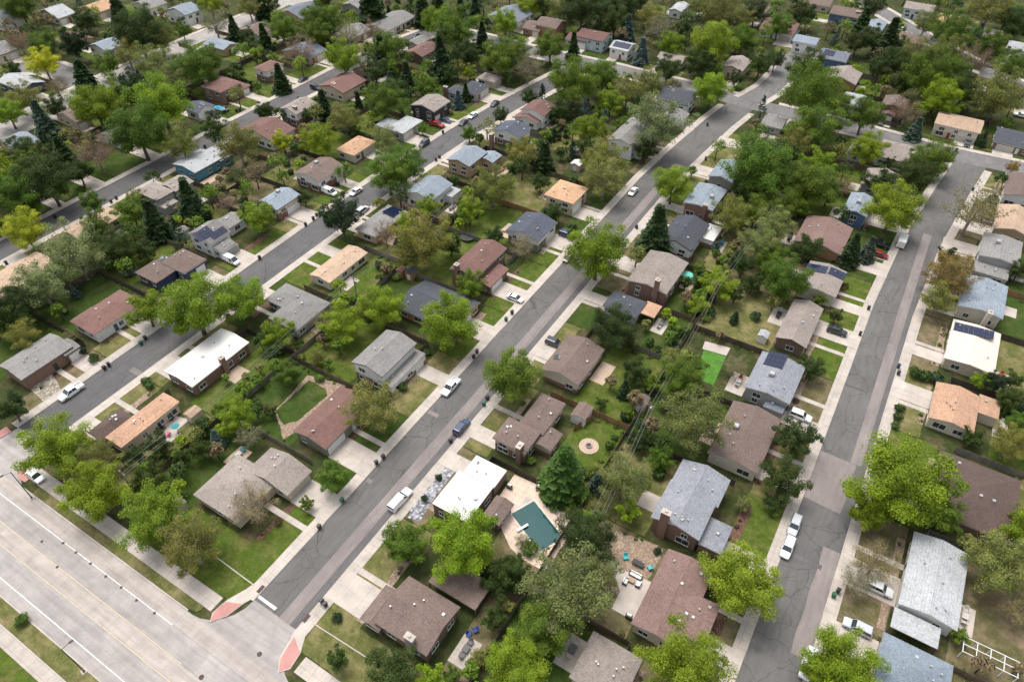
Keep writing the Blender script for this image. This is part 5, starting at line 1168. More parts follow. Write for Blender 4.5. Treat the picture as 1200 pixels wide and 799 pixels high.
for a in [(469, 585, 'cap', 'white', '+y', 'white pickup with white bed cap on the cracked street'), (528, 453, 'pickup', 'white', '-y', 'white crew-cab pickup parked before the white gable-ended house'),
 (541, 500, 'suv', 'blue', '+y', 'dark blue SUV parked across from the white pickup'), (83, 459, 'pickup', 'white', '-y', 'white pickup with open bed parked on the dark street'),
 (742, 224, 'sedan', 'white', '-y', 'white sedan parked up the cracked street past the tan-roofed split house'), (666, 301, 'sedan', 'maroon', '-y', 'maroon car parked under the large bright tree on the cracked street'),
 (664, 275, 'suv', 'blue', '+x', 'navy SUV in the driveway of the navy-roofed white-fronted house'), (604, 349, 'sedan', 'white', '+x', 'white sedan in the driveway beside the cedar fence'),
 (271, 305, 'van', 'white', '+x', 'white van in the driveway of the white solar two-storey house'), (386, 225, 'van', 'white', '+x', 'white van beside the white brown-roofed house'),
 (417, 224, 'sedan', 'white', '-y', 'white sedan parked on the dark street near the van'), (425, 246, 'suv', 'silver', '+y', 'silver SUV parked across from the white sedan on dark street'),
 (512, 146, 'pickup', 'red', '+x', 'red pickup in the driveway below the black-walled house'), (522, 141, 'sedan', 'blue', '+x', 'navy car beside the red pickup'),
 (543, 143, 'sedan', 'dark', '-y', 'dark car parked near the red pickup on the street'), (554, 135, 'sedan', 'white', '-y', 'white car parked beyond the dark car near red pickup'),
 (580, 121, 'sedan', 'dark', '-y', 'dark sedan parked before the dark-grey twin-roofed house'), (497, 168, 'suv', 'dark', '-y', 'dark SUV parked below the pale-grey-roofed corner-wing house'),
 (355, 93, 'sedan', 'dark', '-y', 'dark car parked by the bronze-leafed tree'), (349, 163, 'pickup', 'red', '+x', 'red pickup behind the long red-brown-roofed white house'),
 (487, 42, 'sedan', 'dark', '-y', 'dark car parked by the long sage-grey-roofed house'), (572, 27, 'sedan', 'black', '-x', 'black car in the driveway of the white navy-roofed carport house'),
 (370, 103, 'suv', 'black', '+x', 'black SUV beside the brown-roofed brick-chimney house'), (252, 135, 'suv', 'black', '+x', 'black SUV in the driveway beside the blue boat'),
 (33, 68, 'sedan', 'black', '+y', 'black car by the yellow tree on the curved side street'), (1134, 168, 'sedan', 'black', '-y', 'black car in the driveway of the tan-roofed cream duplex'),
 (1055, 34, 'sedan', 'white', '-x', 'white car on the far short street'), (1033, 143, 'suv', 'black', '-y', 'black SUV before the dark-brown gabled house'),
 (1197, 135, 'sedan', 'white', '-x', 'white car beyond the black-roofed corner house'), (1031, 286, 'pickup', 'black', '+x', 'black pickup beside the blue spruce'),
 (1031, 298, 'sedan', 'red', '+x', 'dark red car beside the black pickup and spruces'), (981, 388, 'suv', 'black', '+x', 'black SUV in the driveway of the taupe gable house'),
 (938, 487, 'suv', 'white', '+x', 'white SUV in the driveway below the black-solar house'), (931, 615, 'suv', 'silver', '-y', 'pale grey SUV parked ahead of the white SUV on the street'),
 (923, 641, 'suv', 'white', '-y', 'white SUV with dark roof rails parked behind the pale grey SUV'), (1030, 689, 'suv', 'white', '+x', 'white SUV in the driveway of the silver-roofed awning house'),
 (1005, 735, 'suv', 'silver', '-x', 'silver wagon in the driveway beside the slate-blue hip-roofed house'), (947, 778, 'van', 'white', '-y', 'white van under the bright tree at street edge'),
 (41, 557, 'sedan', 'white', '+x', 'white car under the tree at the avenue corner'), (650, 402, 'suv', 'dark', '+x', 'dark SUV in the driveway of the brown gable skylight house'),
 (1061, 233, 'sedan', 'dark', '+y', 'dark car parked under the round bright tree'), (262, 127, 'sedan', 'dark', '+x', 'dark car behind the blue boat'), (822, 18, 'sedan', 'white', '+x', 'white car in a far driveway among pale leafing trees')]: 
    car(*a)
# white box trailer
p = P(1057, 283, 1.2); tr_ = empty('box_trailer', (p.x, p.y, 0), math.pi/2); tag(tr_, 'white enclosed box trailer parked beside the round bright tree', 'trailer')
MB().bevbox(-2.3, -1.05, .5, 2.3, 1.05, 2.55, .08).obj('box', m_plain('trailer_white', (.78, .78, .77), .4, 0, .05), tr_)
MB().bevbox(-2.35, -1.08, .42, 2.35, 1.08, .5, .02).obj('chassis', BLACKP, tr_); MB().tube((2.3, 0, .5), (3.4, 0, .5), .06, .05).obj('hitch', BLACKP, tr_)
MB().box(-2.33, -.9, .6, -2.305, .9, 2.4).obj('rear_door', TRIM, tr_)
for sy in (-1, 1): link('rim', RIMM, link('wheel', WHEEL, tr_, (-.3, sy*1.15, .38)))
# covered boat
p = P(258, 128, 1.2); bt = empty('boat', (p.x, p.y, 0), 0); tag(bt, 'small boat on a trailer under bright blue cover', 'boat')
def bring(x, w, z0, z1): return [(x, 0, z0), (x, w*.7, z0+.15), (x, w, z1), (x, -w, z1), (x, -w*.7, z0+.15)]
MB().loft([bring(-2.4, 1.0, .7, 1.5), bring(0, 1.1, .65, 1.55), bring(1.6, .8, .8, 1.65), bring(2.7, .08, 1.4, 1.8)]).obj('hull', TRIM, bt)
MB().loft([[(-2.4, -1, 1.52), (-2.4, 1, 1.52), (-2.4, .3, 1.8), (-2.4, -.3, 1.8)], [(0, -1.1, 1.57), (0, 1.1, 1.57), (0, .4, 2.2), (0, -.4, 2.2)], [(2.7, -.08, 1.82), (2.7, .08, 1.82), (2.7, .03, 1.86), (2.7, -.03, 1.86)]]).obj('cover', m_plain('boat_blue', (.03, .30, .5), .6, 0, .15), bt)
for sy in (-1, 1): link('wheel', WHEEL, bt, (-.8, sy*1.1, .36)); MB().box(-2.2, sy*.6-.05, .5, 2.9, sy*.6+.05, .68).obj('trailer_rail', BLACKP, bt)

# ================================================================== BINS
bm_ = MB(); bm_.loft([[(-.26, -.3, .06), (.26, -.3, .06), (.26, .3, .06), (-.26, .3, .06)], [(-.32, -.37, 1.0), (.32, -.37, 1.0), (.32, .37, 1.0), (-.32, .37, 1.0)]]); BIN = bm_.mesh('bin_body', m_tint('bin_plastic', .5))
bm_ = MB(); bm_.loft([[(-.34, -.4, 1.0), (.36, -.4, 1.0), (.36, .4, 1.0), (-.34, .4, 1.0)], [(-.28, -.34, 1.1), (.26, -.34, 1.1), (.26, .34, 1.1), (-.28, .34, 1.1)]]); LID = bm_.mesh('lid', m_tint('bin_plastic', .5))
bm_ = MB(); bm_.loft([[(.3+.1*math.cos(t), y, .11+.11*math.sin(t)) for t in [2*math.pi*i/8 for i in range(8)]] for y in (-.3, -.24)]); bm_.loft([[(.3+.1*math.cos(t), y, .11+.11*math.sin(t)) for t in [2*math.pi*i/8 for i in range(8)]] for y in (.24, .3)]); BWH = bm_.mesh('wheels', TYRE)
BC = {'black': (.02, .02, .022), 'green': (.012, .10, .05), 'navy': (.02, .03, .07)}
for px, py, c in [(441, 542, 'black'), (449, 535, 'black'), (401, 586, 'green'), (374, 617, 'black'), (377, 704, 'black'), (381, 708, 'black'), (555, 418, 'black'), (559, 412, 'black'), (571, 466, 'black'), (567, 473, 'green'), (528, 516, 'black'),
                  (963, 515, 'green'), (122, 431, 'black'), (127, 427, 'black'), (165, 402, 'green'), (1053, 429, 'navy'), (1053, 437, 'navy'), (977, 697, 'green'), (982, 692, 'black'), (1018, 361, 'black'), (1008, 391, 'black'), (746, 266, 'black'), (600, 366, 'black'),
                  (593, 374, 'green'), (367, 256, 'black'), (371, 252, 'black'), (358, 263, 'black'), (304, 302, 'black'), (519, 155, 'black'), (511, 187, 'black'), (515, 184, 'black'), (1079, 239, 'black'), (1140, 222, 'black'), (1121, 176, 'black'), (829, 146, 'black'), (827, 186, 'black'),
                  (130, 236, 'black'), (136, 232, 'black'), (64, 254, 'black'), (281, 129, 'black'), (277, 130, 'black'), (240, 172, 'black'), (7, 308, 'black'), (170, 396, 'black')]:
    p = P(px, py, .6); b = empty('wheelie_bin', (p.x, p.y, .15), random.uniform(-.3, .3)); d, h, _, _ = nearest(p.x, p.y)
    tag(b, '%s wheeled bin standing out front of the %s' % (c, h.sn), 'bin', 'wheeled bins put out at the kerb')
    link('bin_body', BIN, b, color=BC[c]); link('lid', LID, b, color=BC[c]); link('wheels', BWH, b)

# ================================================================== POLES AND WIRES
POLE_W = m_wood('pole_wood', (.30, .24, .19)); POLE_D = m_plain('pole_metal', (.06, .055, .05), .5, .2, .1); STEEL = m_plain('steel', (.45, .46, .47), .4, .5, .1)
def street_lamp(px, py, hgt, label, arm):
    p = P(px, py); r = empty('street_lamp', (p.x, p.y, 0), arm); tag(r, label, 'street lamp', 'street lamps along the avenue')
    MB().lathe([(.22, .0), (.22, .3), (.1, .34), (.075, hgt)], 10).obj('pole', POLE_D, r); MB().bevbox(-.45, -.45, 0, .45, .45, .16, .04).obj('footing', CONC_D, r)
    MB().tube((0, 0, hgt-.15), (1.3, 0, hgt+.1), .05, .04).obj('arm', POLE_D, r); MB().bevbox(1.2, -.18, hgt+.0, 1.9, .18, hgt+.18, .05).obj('lamp_head', POLE_D, r)
street_lamp(37.5, 583.5, 8.6, 'tall dark street lamp on the verge by the dark street corner', -math.pi*.6)
street_lamp(99, 786.5, 8.6, 'tall dark street lamp on the verge across the avenue', math.pi*.45)
UP_ = {}
def upole(key, px, py, hgt, label, tf=False):
    p = P(px, py); r = empty('utility_pole', (p.x, p.y, 0)); tag(r, label, 'utility pole', 'wooden utility poles along the back fences')
    MB().tube((0, 0, -.05), (0, 0, hgt), .17, .12, 8).obj('pole', POLE_W, r); MB().box(-1.1, -.06, hgt-.9, 1.1, .06, hgt-.76).obj('crossarm', POLE_W, r)
    for x in (-1, -.35, .35, 1): MB().lathe([(.05, 0), (.07, .08), (.03, .2)], 6).obj('insulator', STEEL, r, (x, 0, hgt-.76))
    if tf: MB().lathe([(.24, 0), (.26, .1), (.26, .75), (.2, .86)], 10).obj('transformer', STEEL, r, (.38, .12, hgt-2.3))
    UP_[key] = (p.x, p.y, hgt)
upole('a1', 161, 583, 9.0, 'bleached utility pole behind the long orange-roofed corner house'); upole('a2', 420, 356, 9, 'utility pole with grey transformer behind the plain tan gable house', True); upole('a3', 533, 262, 9, 'utility pole behind the white pale-blue-roofed gable house')
upole('b1', 755, 504, 9.0, 'utility pole with transformer above the small brown shed', True); upole('b2', 832, 362, 9.0, 'utility pole behind the taupe brick-chimney split house')
upole('b0', 636, 760, 9.0, 'utility pole in the trees behind the brown red-ramp corner house'); upole('c1', 183, 275, 9.5, 'leaning pale utility pole near the taupe twin-roofed house'); upole('c2', 36, 196, 9, 'utility pole near the slate-roofed spruce-side house')
upole('b3', 905, 256, 9, 'utility pole among trees behind the low blue-grey brick house')
WIRE = m_plain('wire', (.18, .18, .19), .5, 0, .05)
WL = {'a1a2': 'orange-roofed corner house and tan gable house', 'a2a3': 'tan gable house and pale-blue-roofed gable house', 'b0b1': 'brown corner house and the brown shed', 'b1b2': 'brown shed and taupe split house', 'b2b3': 'taupe split house and low brick house'}
for a, b in (('a1', 'a2'), ('a2', 'a3'), ('b0', 'b1'), ('b1', 'b2'), ('b2', 'b3')):
    A_, B_ = UP_[a], UP_[b]
    for x in (-1, .35, 1):
        mb = MB(); o = Vector((A_[0]+x, A_[1], A_[2]-.55)); e = Vector((B_[0]+x, B_[1], B_[2]-.55)); pv = Vector()
        n = 14
        for i in range(n):
            t0, t1 = i/n, (i+1)/n; q0 = (e-o)*t0+Vector((0, 0, -1.2*4*t0*(1-t0))); q1 = (e-o)*t1+Vector((0, 0, -1.2*4*t1*(1-t1))); mb.tube(q0, q1, .024, .024, 4, False)
        tag(mb.obj('power_line', WIRE, None, o), 'thin power line behind the yards between '+WL[a+b], 'wire', 'power lines strung between the utility poles')

# ================================================================== YARD THINGS
def prect(L, T, Rr, B, z=0):
    L, T, Rr, B = [P(*q, z) for q in (L, T, Rr, B)]
    return (L.x+T.x)/2, (L.y+B.y)/2, (Rr.x+B.x)/2, (Rr.y+T.y)/2
# swimming pool
sheet('pool_deck', pix([(576, 594), (603, 556), (634, 570), (664, 600), (672, 622), (652, 650), (642, 672), (612, 655), (598, 642)]), m_concrete('deck_pink', (.60, .47, .38), 1.2), 2, 'pinkish concrete deck around the swimming pool')
pl, pt_, pr_, pb_ = [P(*q) for q in ((600, 602), (625, 588), (656, 625), (636, 652))]
pu = ((pr_-pt_)+(pb_-pl))/2; pv = ((pt_-pl)+(pr_-pb_))/2; pc_ = (pl+pt_+pr_+pb_)/4; w, d = pu.length/2, pv.length/2
pool = empty('swimming_pool', (pc_.x, pc_.y, .1), math.atan2(pu.y, pu.x)); tag(pool, 'rectangular dark teal swimming pool with white diving board', 'swimming pool')
mb = MB()
for a in ((-w-.35, -d-.35, w+.35, -d), (-w-.35, d, w+.35, d+.35), (-w-.35, -d, -w, d), (w, -d, w+.35, d)): mb.box(a[0], a[1], 0, a[2], a[3], .1)
mb.obj('coping', m_concrete('coping', (.62, .55, .48), .6), pool); MB().add([(-w, -d, .03), (w, -d, .03), (w, d, .03), (-w, d, .03)], [(0, 1, 2, 3)]).obj('water', m_water(), pool)
q = P(609, 620); db_ = MB(); db_.bevbox(-.25, -1.0, .42, .25, 1.5, .5, .02); db_.box(-.2, -.9, .05, .2, -.5, .42); db_.obj('diving_board', TRIM, pool, (-w*.2, -d-.2, 0))
# river stones with two clipped shrubs in front of the pool house
sheet('stone_bed', pix([(513, 550), (538, 546), (508, 585), (492, 611), (478, 607), (484, 590)]), RIVER, 2, 'bed of blue-grey river stones before the white flat-roofed pool house')
# patio of the brown cross-gable house
sheet('gravel_yard', pix([(700, 662), (722, 622), (778, 642), (748, 704), (730, 712)]), DIRT, 2, 'tan gravel yard behind the brown cross-gable patio house')
sheet('patio', pix([(709, 656), (716, 655), (731, 668), (763, 682), (746, 722), (733, 716), (726, 690)]), CONC_D, 2, 'pale curved concrete patio with sofa set')
sheet('artificial_turf', pix([(825, 410), (851, 418), (836, 452), (813, 442)]), GRASS['t'], 2, 'vivid green artificial turf behind the blue-grey black-solar house')
sheet('patio', pix([(826, 400), (856, 408), (851, 417), (823, 409)]), CONC_D, 2, 'white patio slab above the artificial turf')
sheet('gravel_yard', pix([(322, 482), (360, 440), (406, 452), (402, 462), (385, 470), (350, 505), (332, 515)]), DIRT, 2, 'beige gravel path ring behind the plum-roofed green house')
sheet('lawn', pix([(323, 482), (362, 446), (382, 456), (384, 464), (348, 494), (333, 498)]), GRASS['d'], 2, 'deep green kidney-shaped lawn inside the beige gravel ring')
sheet('patio', pix([(166, 517), (205, 487), (222, 492), (182, 527)]), CONC_D, 2, 'concrete patio with umbrella behind the long orange-roofed corner house')
sheet('gravel_yard', pix([(455, 225), (500, 238), (525, 232), (505, 262), (480, 262)]), DIRT, 2, 'tan dirt yard beside the white pale-blue-roofed gable house')
sheet('gravel_yard', pix([(40, 425), (62, 440), (75, 462), (50, 470), (35, 455)]), m_pebble('cobble_tan', (.3, .26, .2), (.55, .5, .42), 2.4), 2, 'stony xeriscape front yard of the mottled grey ranch house')
# fire pit
p = P(690, 523); fp = empty('fire_pit', (p.x, p.y, .1)); tag(fp, 'round stone fire pit on a paver circle by the cedar fence', 'fire pit')
MB().lathe([(2.1, 0), (2.1, .06)], 20).obj('paver_circle', PAVER, fp); MB().lathe([(.7, .05), (.7, .4), (.5, .4), (.45, .1)], 12).obj('stone_ring', m_pebble('stone', (.3, .28, .26), (.5, .47, .43), 5), fp); MB().lathe([(.45, .1), (.4, .2)], 10).obj('ash_bowl', BLACKP, fp)
fence((P(672, 505).x, P(672, 505).y), (P(695, 492).x, P(695, 492).y), 'cedar', 'short cedar fence beside the stone fire pit')
# garden chairs, tables, umbrellas
TEAL = (.05, .42, .45)
def chair(px, py, col, rz, label):
    p = P(px, py, .4); r = empty('garden_chair', (p.x, p.y, .1), rz); tag(r, label, 'chair', 'garden chairs'); tm = m_tint()
    def pt(n, mb): 
        o = mb.obj(n, tm, r); o.color = (*col, 1)
    pt('seat', MB().bevbox(-.35, -.35, .32, .35, .3, .4)); bk = MB(); bk.loft([[(-.35, .25, .38), (.35, .25, .38), (.35, .32, .38), (-.35, .32, .38)], [(-.3, .55, 1.05), (.3, .55, 1.05), (.3, .62, 1.05), (-.3, .62, 1.05)]]); pt('backrest', bk)
    for sx in (-1, 1):
        pt('armrest', MB().bevbox(sx*.42-.07, -.4, .55, sx*.42+.07, .4, .6)); 
        for sy in (-.33, .33): pt('leg', MB().box(sx*.42-.04, sy-.04, 0, sx*.42+.04, sy+.04, .55))
def table(px, py, w, d, col, label, name='garden_table'):
    p = P(px, py, .5); r = empty(name, (p.x, p.y, .1)); tag(r, label, 'table'); o = MB().bevbox(-w/2, -d/2, .55, w/2, d/2, .65).obj('table_top', m_tint(), r); o.color = (*col, 1)
    for sx in (-1, 1):
        for sy in (-1, 1): o = MB().box(sx*(w/2-.12)-.05, sy*(d/2-.12)-.05, 0, sx*(w/2-.12)+.05, sy*(d/2-.12)+.05, .55).obj('leg', m_tint(), r); o.color = (*col, 1)
def umbrella(px, py, rad, col, label):
    p = P(px, py, 2.3); r = empty('patio_umbrella', (p.x, p.y, .1)); tag(r, label, 'umbrella', 'patio umbrellas'); mb = MB(); n = 8
    mb.v = [(0, 0, 2.75)]+[(rad*math.cos(2*math.pi*i/n), rad*math.sin(2*math.pi*i/n), 2.2) for i in range(n)]+[(0, 0, 2.7)]; mb.f = [(0, i+1, (i+1) % n+1) for i in range(n)]+[(9, (i+1) % n+1, i+1) for i in range(n)]
    o = mb.obj('canopy', m_tint(), r); o.color = (*col, 1); MB().tube((0, 0, 0), (0, 0, 2.7), .03, .03).obj('pole', STEEL, r); MB().lathe([(.3, 0), (.3, .08), (.08, .12)], 10).obj('base', BLACKP, r)
def sofa(px, py, rz, w, label):
    p = P(px, py, .4); r = empty('garden_sofa', (p.x, p.y, .1), rz); tag(r, label, 'sofa', 'garden sofas'); wh = (.7, .69, .66)
    MB().bevbox(-w/2, -.42, 0, w/2, .42, .32).obj('frame', BLACKP, r)
    for i in range(2): o = MB().bevbox(-w/2+.06+i*(w/2-.04), -.38, .32, -w/2+w/2-.02+i*(w/2-.04), .22, .48, .05).obj('cushion', m_tint(), r); o.color = (*wh, 1)
    o = MB().bevbox(-w/2+.05, .2, .33, w/2-.05, .42, .85, .05).obj('backrest', m_tint(), r); o.color = (*wh, 1)
    for sx in (-1, 1): MB().bevbox(sx*w/2-.07, -.42, .3, sx*w/2+.07, .42, .62).obj('armrest', BLACKP, r)
chair(733.5, 653, TEAL, .6, 'teal garden chair at the upper side of fire table'); chair(762, 665, TEAL, -2.2, 'teal garden chair at the lower side of the fire table')
table(748, 660, 2.2, 1.0, (.05, .045, .045), 'long dark fire table between two teal chairs', 'fire_table')
sofa(745, 674, 0, 2.3, 'long white-cushioned garden sofa on the curved patio'); sofa(733, 681, 1.57, 1.2, 'small white-cushioned armchair on the curved patio'); sofa(748, 684, -1.57, 1.2, 'white-cushioned armchair beside the patio coffee table'); table(740, 680, 1.1, .8, (.35, .25, .16), 'low wooden coffee table between the white garden sofas')
umbrella(205, 499, .95, (.05, .28, .30), 'teal patio umbrella behind the long orange-roofed corner house'); umbrella(806, 322, 1.5, (.14, .52, .42), 'pale teal patio umbrella behind the taupe brick-chimney house')
for px, py, c, lb in ((191, 502, (.02, .02, .02), 'black garden chair beside the pink lounger'), (184, 506, (.02, .02, .02), 'black garden chair at the wall end of the patio'), (201, 491, (.03, .03, .03), 'black garden chair behind the teal umbrella'), (197, 509, (.6, .05, .2), 'pink garden lounger by the teal umbrella'), (550, 743, (.02, .05, .22), 'bright blue garden chair behind the brown corner house'), (557, 738, (.02, .05, .22), 'second bright blue chair near the slatted patio')): chair(px, py, c, random.uniform(0, 6), lb)
def grill(px, py, label):
    p = P(px, py, .6); r = empty('barbecue', (p.x, p.y, .1)); tag(r, label, 'barbecue'); MB().bevbox(-.6, -.3, .1, .6, .3, .85).obj('cabinet', BLACKP, r); MB().loft([[(-.4, -.3, .85), (.4, -.3, .85), (.4, .3, .85), (-.4, .3, .85)], [(-.38, -.15, 1.2), (.38, -.15, 1.2), (.38, .2, 1.2), (-.38, .2, 1.2)]]).obj('lid', STEEL, r)
grill(597, 570, 'black barbecue on the pool deck by the white roofs'); grill(632, 571, 'dark covered barbecue on the deck beside the conifer'); grill(737, 722, 'black barbecue against the brown cross-gable house')
# a table, chairs or barbecue on the patios that the trees leave open
rf_ = random.Random(77)
def pxof(x, y, z=0):
    d = Vector((x, y, z))-Vector((0, 0, CAM_H)); k = d.dot(FW); return 600+FPX*d.dot(RT)/k, 399.5-FPX*d.dot(UP)/k
for h in HOUSES:
    if not hasattr(h, 'patio') or h.c[1] > 215 or h.c[0] < -165 or h.sn in ('white flat-roofed pool house', 'brown cross-gable patio house', 'long orange-roofed corner house'): continue
    X_, Y_, W_, D_ = h.patio
    if D_ < 4.4 or rf_.random() < .25 or inhouse(X_, Y_, .1): continue
    dk = rf_.choice(((.03, .03, .03), (.25, .15, .08), (.5, .48, .44), (.12, .12, .13)))
    tx, ty = pxof(X_, Y_+.4, .6); table(tx, ty, 1.1, 1.3, dk, 'patio table behind the '+h.sn)
    for i_, (dx_, dy_, rz_, w_) in enumerate(((0, 1.25, 0, 'beyond the patio table'), (0, -1.25, math.pi, 'on avenue side of table'))):
        ty_ = Y_+.4+dy_
        if abs(ty_-Y_) > D_/2-.4: continue
        cx_, cy_ = pxof(X_+dx_, ty_, .5); chair(cx_, cy_, rf_.choice((dk, (.05, .25, .3), (.3, .05, .04), (.45, .43, .4))), rz_, 'garden chair %s behind the %s' % (w_, h.sn))
# trampolines
def tramp(px, py, rad, label):
    p = P(px, py, .9); r = empty('trampoline', (p.x, p.y, 0)); tag(r, label, 'trampoline', 'trampolines'); MB().lathe([(rad*.88, .86), (rad*.88, .89)], 20).obj('mat', BLACKP, r)
    mb = MB(); n = 20
    for i in range(n):
        a, b = 2*math.pi*i/n, 2*math.pi*(i+1)/n; mb.add([(rad*math.cos(a), rad*math.sin(a), .9), (rad*math.cos(b), rad*math.sin(b), .9), (rad*.9*math.cos(b), rad*.9*math.sin(b), .92), (rad*.9*math.cos(a), rad*.9*math.sin(a), .92)], [(0, 1, 2, 3)])
    mb.obj('pad_ring', m_plain('pad_blue', (.02, .03, .06), .6), r)
    for i in range(6): a = i*1.047; MB().tube((rad*math.cos(a), rad*math.sin(a), 0), (rad*math.cos(a), rad*math.sin(a), 2.6), .03, .03, 5).obj('leg', STEEL, r)
tramp(151, 318, 2.1, 'round black trampoline behind the navy-walled ranch house'); tramp(548, 277, 2.1, 'round black trampoline behind the brown chimney two-storey house')
# sheds
def shed(c, e, roof, wall, label):
    b = dict(r=rect4(c, e), e=e, k='y', p=.34); x0, y0, x1, y1 = b['r']
    if x1-x0 > 4.2: pass
    cx, cy = (x0+x1)/2, (y0+y1)/2; q = inhouse(cx, cy, .3)
    r = empty('garden_shed', (cx, cy, 0)); tag(r, label, 'shed', 'garden sheds'); w, d = (x1-x0)/2-.15, (y1-y0)/2-.15; a = e-.1+.34*w
    MB().loft([[(-w, -d, 0), (w, -d, 0), (w, -d, e-.1), (0, -d, a), (-w, -d, e-.1)], [(-w, d, 0), (w, d, 0), (w, d, e-.1), (0, d, a), (-w, d, e-.1)]]).obj('wall', wallmat(wall), r)
    roof_shell(b, (cx, cy), -.06, .03).obj('roof', roofmat(roof), r); MB().box(-.5, -d-.04, .05, .5, -d-.003, 1.75).obj('door', TRIM, r)
def shedp(px, py, w, d, *a):
    p = P(px, py, 2.0); x0, x1, y0, y1 = p.x-w/2, p.x+w/2, p.y-d/2, p.y+d/2
    r = empty('garden_shed', (p.x, p.y, 0)); e, roof, wall, label = a; tag(r, label, 'shed', 'garden sheds'); b = dict(r=[x0, y0, x1, y1], e=e, k='y', p=.34); w, d = w/2-.15, d/2-.15; t = e-.1+.34*w
    MB().loft([[(-w, -d, 0), (w, -d, 0), (w, -d, e-.1), (0, -d, t), (-w, -d, e-.1)], [(-w, d, 0), (w, d, 0), (w, d, e-.1), (0, d, t), (-w, d, e-.1)]]).obj('wall', wallmat(wall), r)
    roof_shell(b, (p.x, p.y), -.06, .03).obj('roof', roofmat(roof), r); MB().box(-.5, -d-.04, .05, .5, -d-.003, 1.75).obj('door', TRIM, r)
for a in ((212, 271, 3.0, 3.6, 2.4, 'gr', 'lb', 'pale blue shed behind the white solar two-storey house'), (752, 470, 2.8, 3.4, 2.3, 'br', 'be', 'small brown-roofed shed under the power lines'), (682, 483, 3.4, 4.4, 2.4, 'br', 'wh', 'white shed with brown roof near the stone fire pit'),
          (673, 176, 2.8, 3.0, 2.3, 'gr', 'wh', 'small white shed in the yard below the spruce'), (676, 192, 3.4, 3.2, 2.3, 'wh', 'be', 'shed with bright white roof below the small white shed'), (353, 186, 2.8, 2.8, 2.3, 'br', 'wh', 'small white shed behind the white brown-roofed van house'),
          (226, 483, 2.4, 3.0, 2.2, 'bt', 'be', 'beige shed beside the long orange-roofed corner house patio'), (482, 318, 2.6, 3.0, 2.4, 'ch', 'ob', 'tan shed with dark roof behind the charcoal wide-roofed house'), (470, 316, 2.2, 2.4, 2.2, 'rb', 'ob', 'little red-brown playhouse beside the dark-roofed shed'),
          (207, 590, 2.8, 2.6, 2.2, 'gr', 'be', 'grey shed under trees by the beige corner house'), (895, 392, 2.4, 2.6, 2.2, 'lg', 'wh', 'pale shed behind the taupe gable house'), (983, 505, 2.2, 2.2, 2.2, 'br', 'be', 'unused')):
    if a[-1] != 'unused': shedp(*a)
# pergola frame
p = P(1158, 772, 1.2); pg = empty('greenhouse_frame', (p.x, p.y, 0)); tag(pg, 'bare white greenhouse frame beside the slate-blue hip-roofed house', 'frame')
WP = m_plain('pipe_white', (.78, .78, .76), .5, 0, .05)
for i in range(5):
    x = -4+i*2.0
    for y in (-1.4, 1.4): MB().box(x-.06, y-.06, 0, x+.06, y+.06, 2.0).obj('post', WP, pg)
    MB().box(x-.05, -1.45, 2.0, x+.05, 1.45, 2.1).obj('rafter', WP, pg)
for y in (-1.4, 0, 1.4): MB().box(-4.1, y-.05, 2.101, 4.1, y+.05, 2.2).obj('rail', WP, pg)
# low timber edging on the avenue corner
MBE = [(P(255, 654), P(298, 686), 'pale stone edging across the lawn at the verge-side corner'), (P(368, 731), P(440, 777), 'pale stone edging across the lawn below the brown corner house')]
for a, b, lb in MBE:
    d = b-a; o = MB().bevbox(0, -.1, 0, d.length, .1, .16, .03).obj('edging', CONC_D, None, (a.x, a.y, .06)); o.rotation_euler = (0, 0, math.atan2(d.y, d.x)); tag(o, lb, 'edging')

# ================================================================== SHRUBS
RS = random.Random(99); SHR = []
def shrub(x, y, rad, col, words):
    tm, cm, _ = RS.choice(SH); s = rad/.8; r = empty('shrub', (x, y, 0), RS.uniform(0, 6.28)); r.scale = (s*RS.uniform(.85, 1.2), s*RS.uniform(.85, 1.2), s*RS.uniform(.75, 1.1))
    link('stem', tm, r); j = RS.uniform(.8, 1.25); link('foliage', cm, r, color=tuple(c*j for c in col)); SHR.append((r, x, y, words, rad))
SC = (((.05, .10, .02), 'dark green shrub'), ((.10, .17, .025), 'green shrub'), ((.15, .20, .035), 'yellow-green shrub'), ((.03, .06, .025), 'blackish evergreen shrub'), ((.12, .08, .05), 'reddish-brown shrub'))
for px, py, r_, k in ((395, 724, 1.1, 3), (515, 560, .9, 3), (498, 584, .8, 3), (1073, 438, 1.9, 0), (1085, 440, 1.8, 0), (1096, 444, 2.0, 3), (171, 447, 1.3, 0), (176, 452, 1.3, 0), (98, 411, 1.4, 3), (110, 420, 1.5, 0), (770, 646, .9, 3), (1054, 478, 1.2, 0), (1051, 488, 1.2, 0), (1048, 497, 1.2, 0), (314, 480, 1.3, 4), (840, 655, 1.0, 1), (620, 540, 1.3, 1), (668, 560, 1.0, 0), (25, 727, 1.3, 1), (905, 600, 1.2, 1), (500, 413, 1.0, 0), (470, 455, 1.4, 0)):
    p = P(px, py, r_*.6); shrub(p.x, p.y, r_, *SC[k])
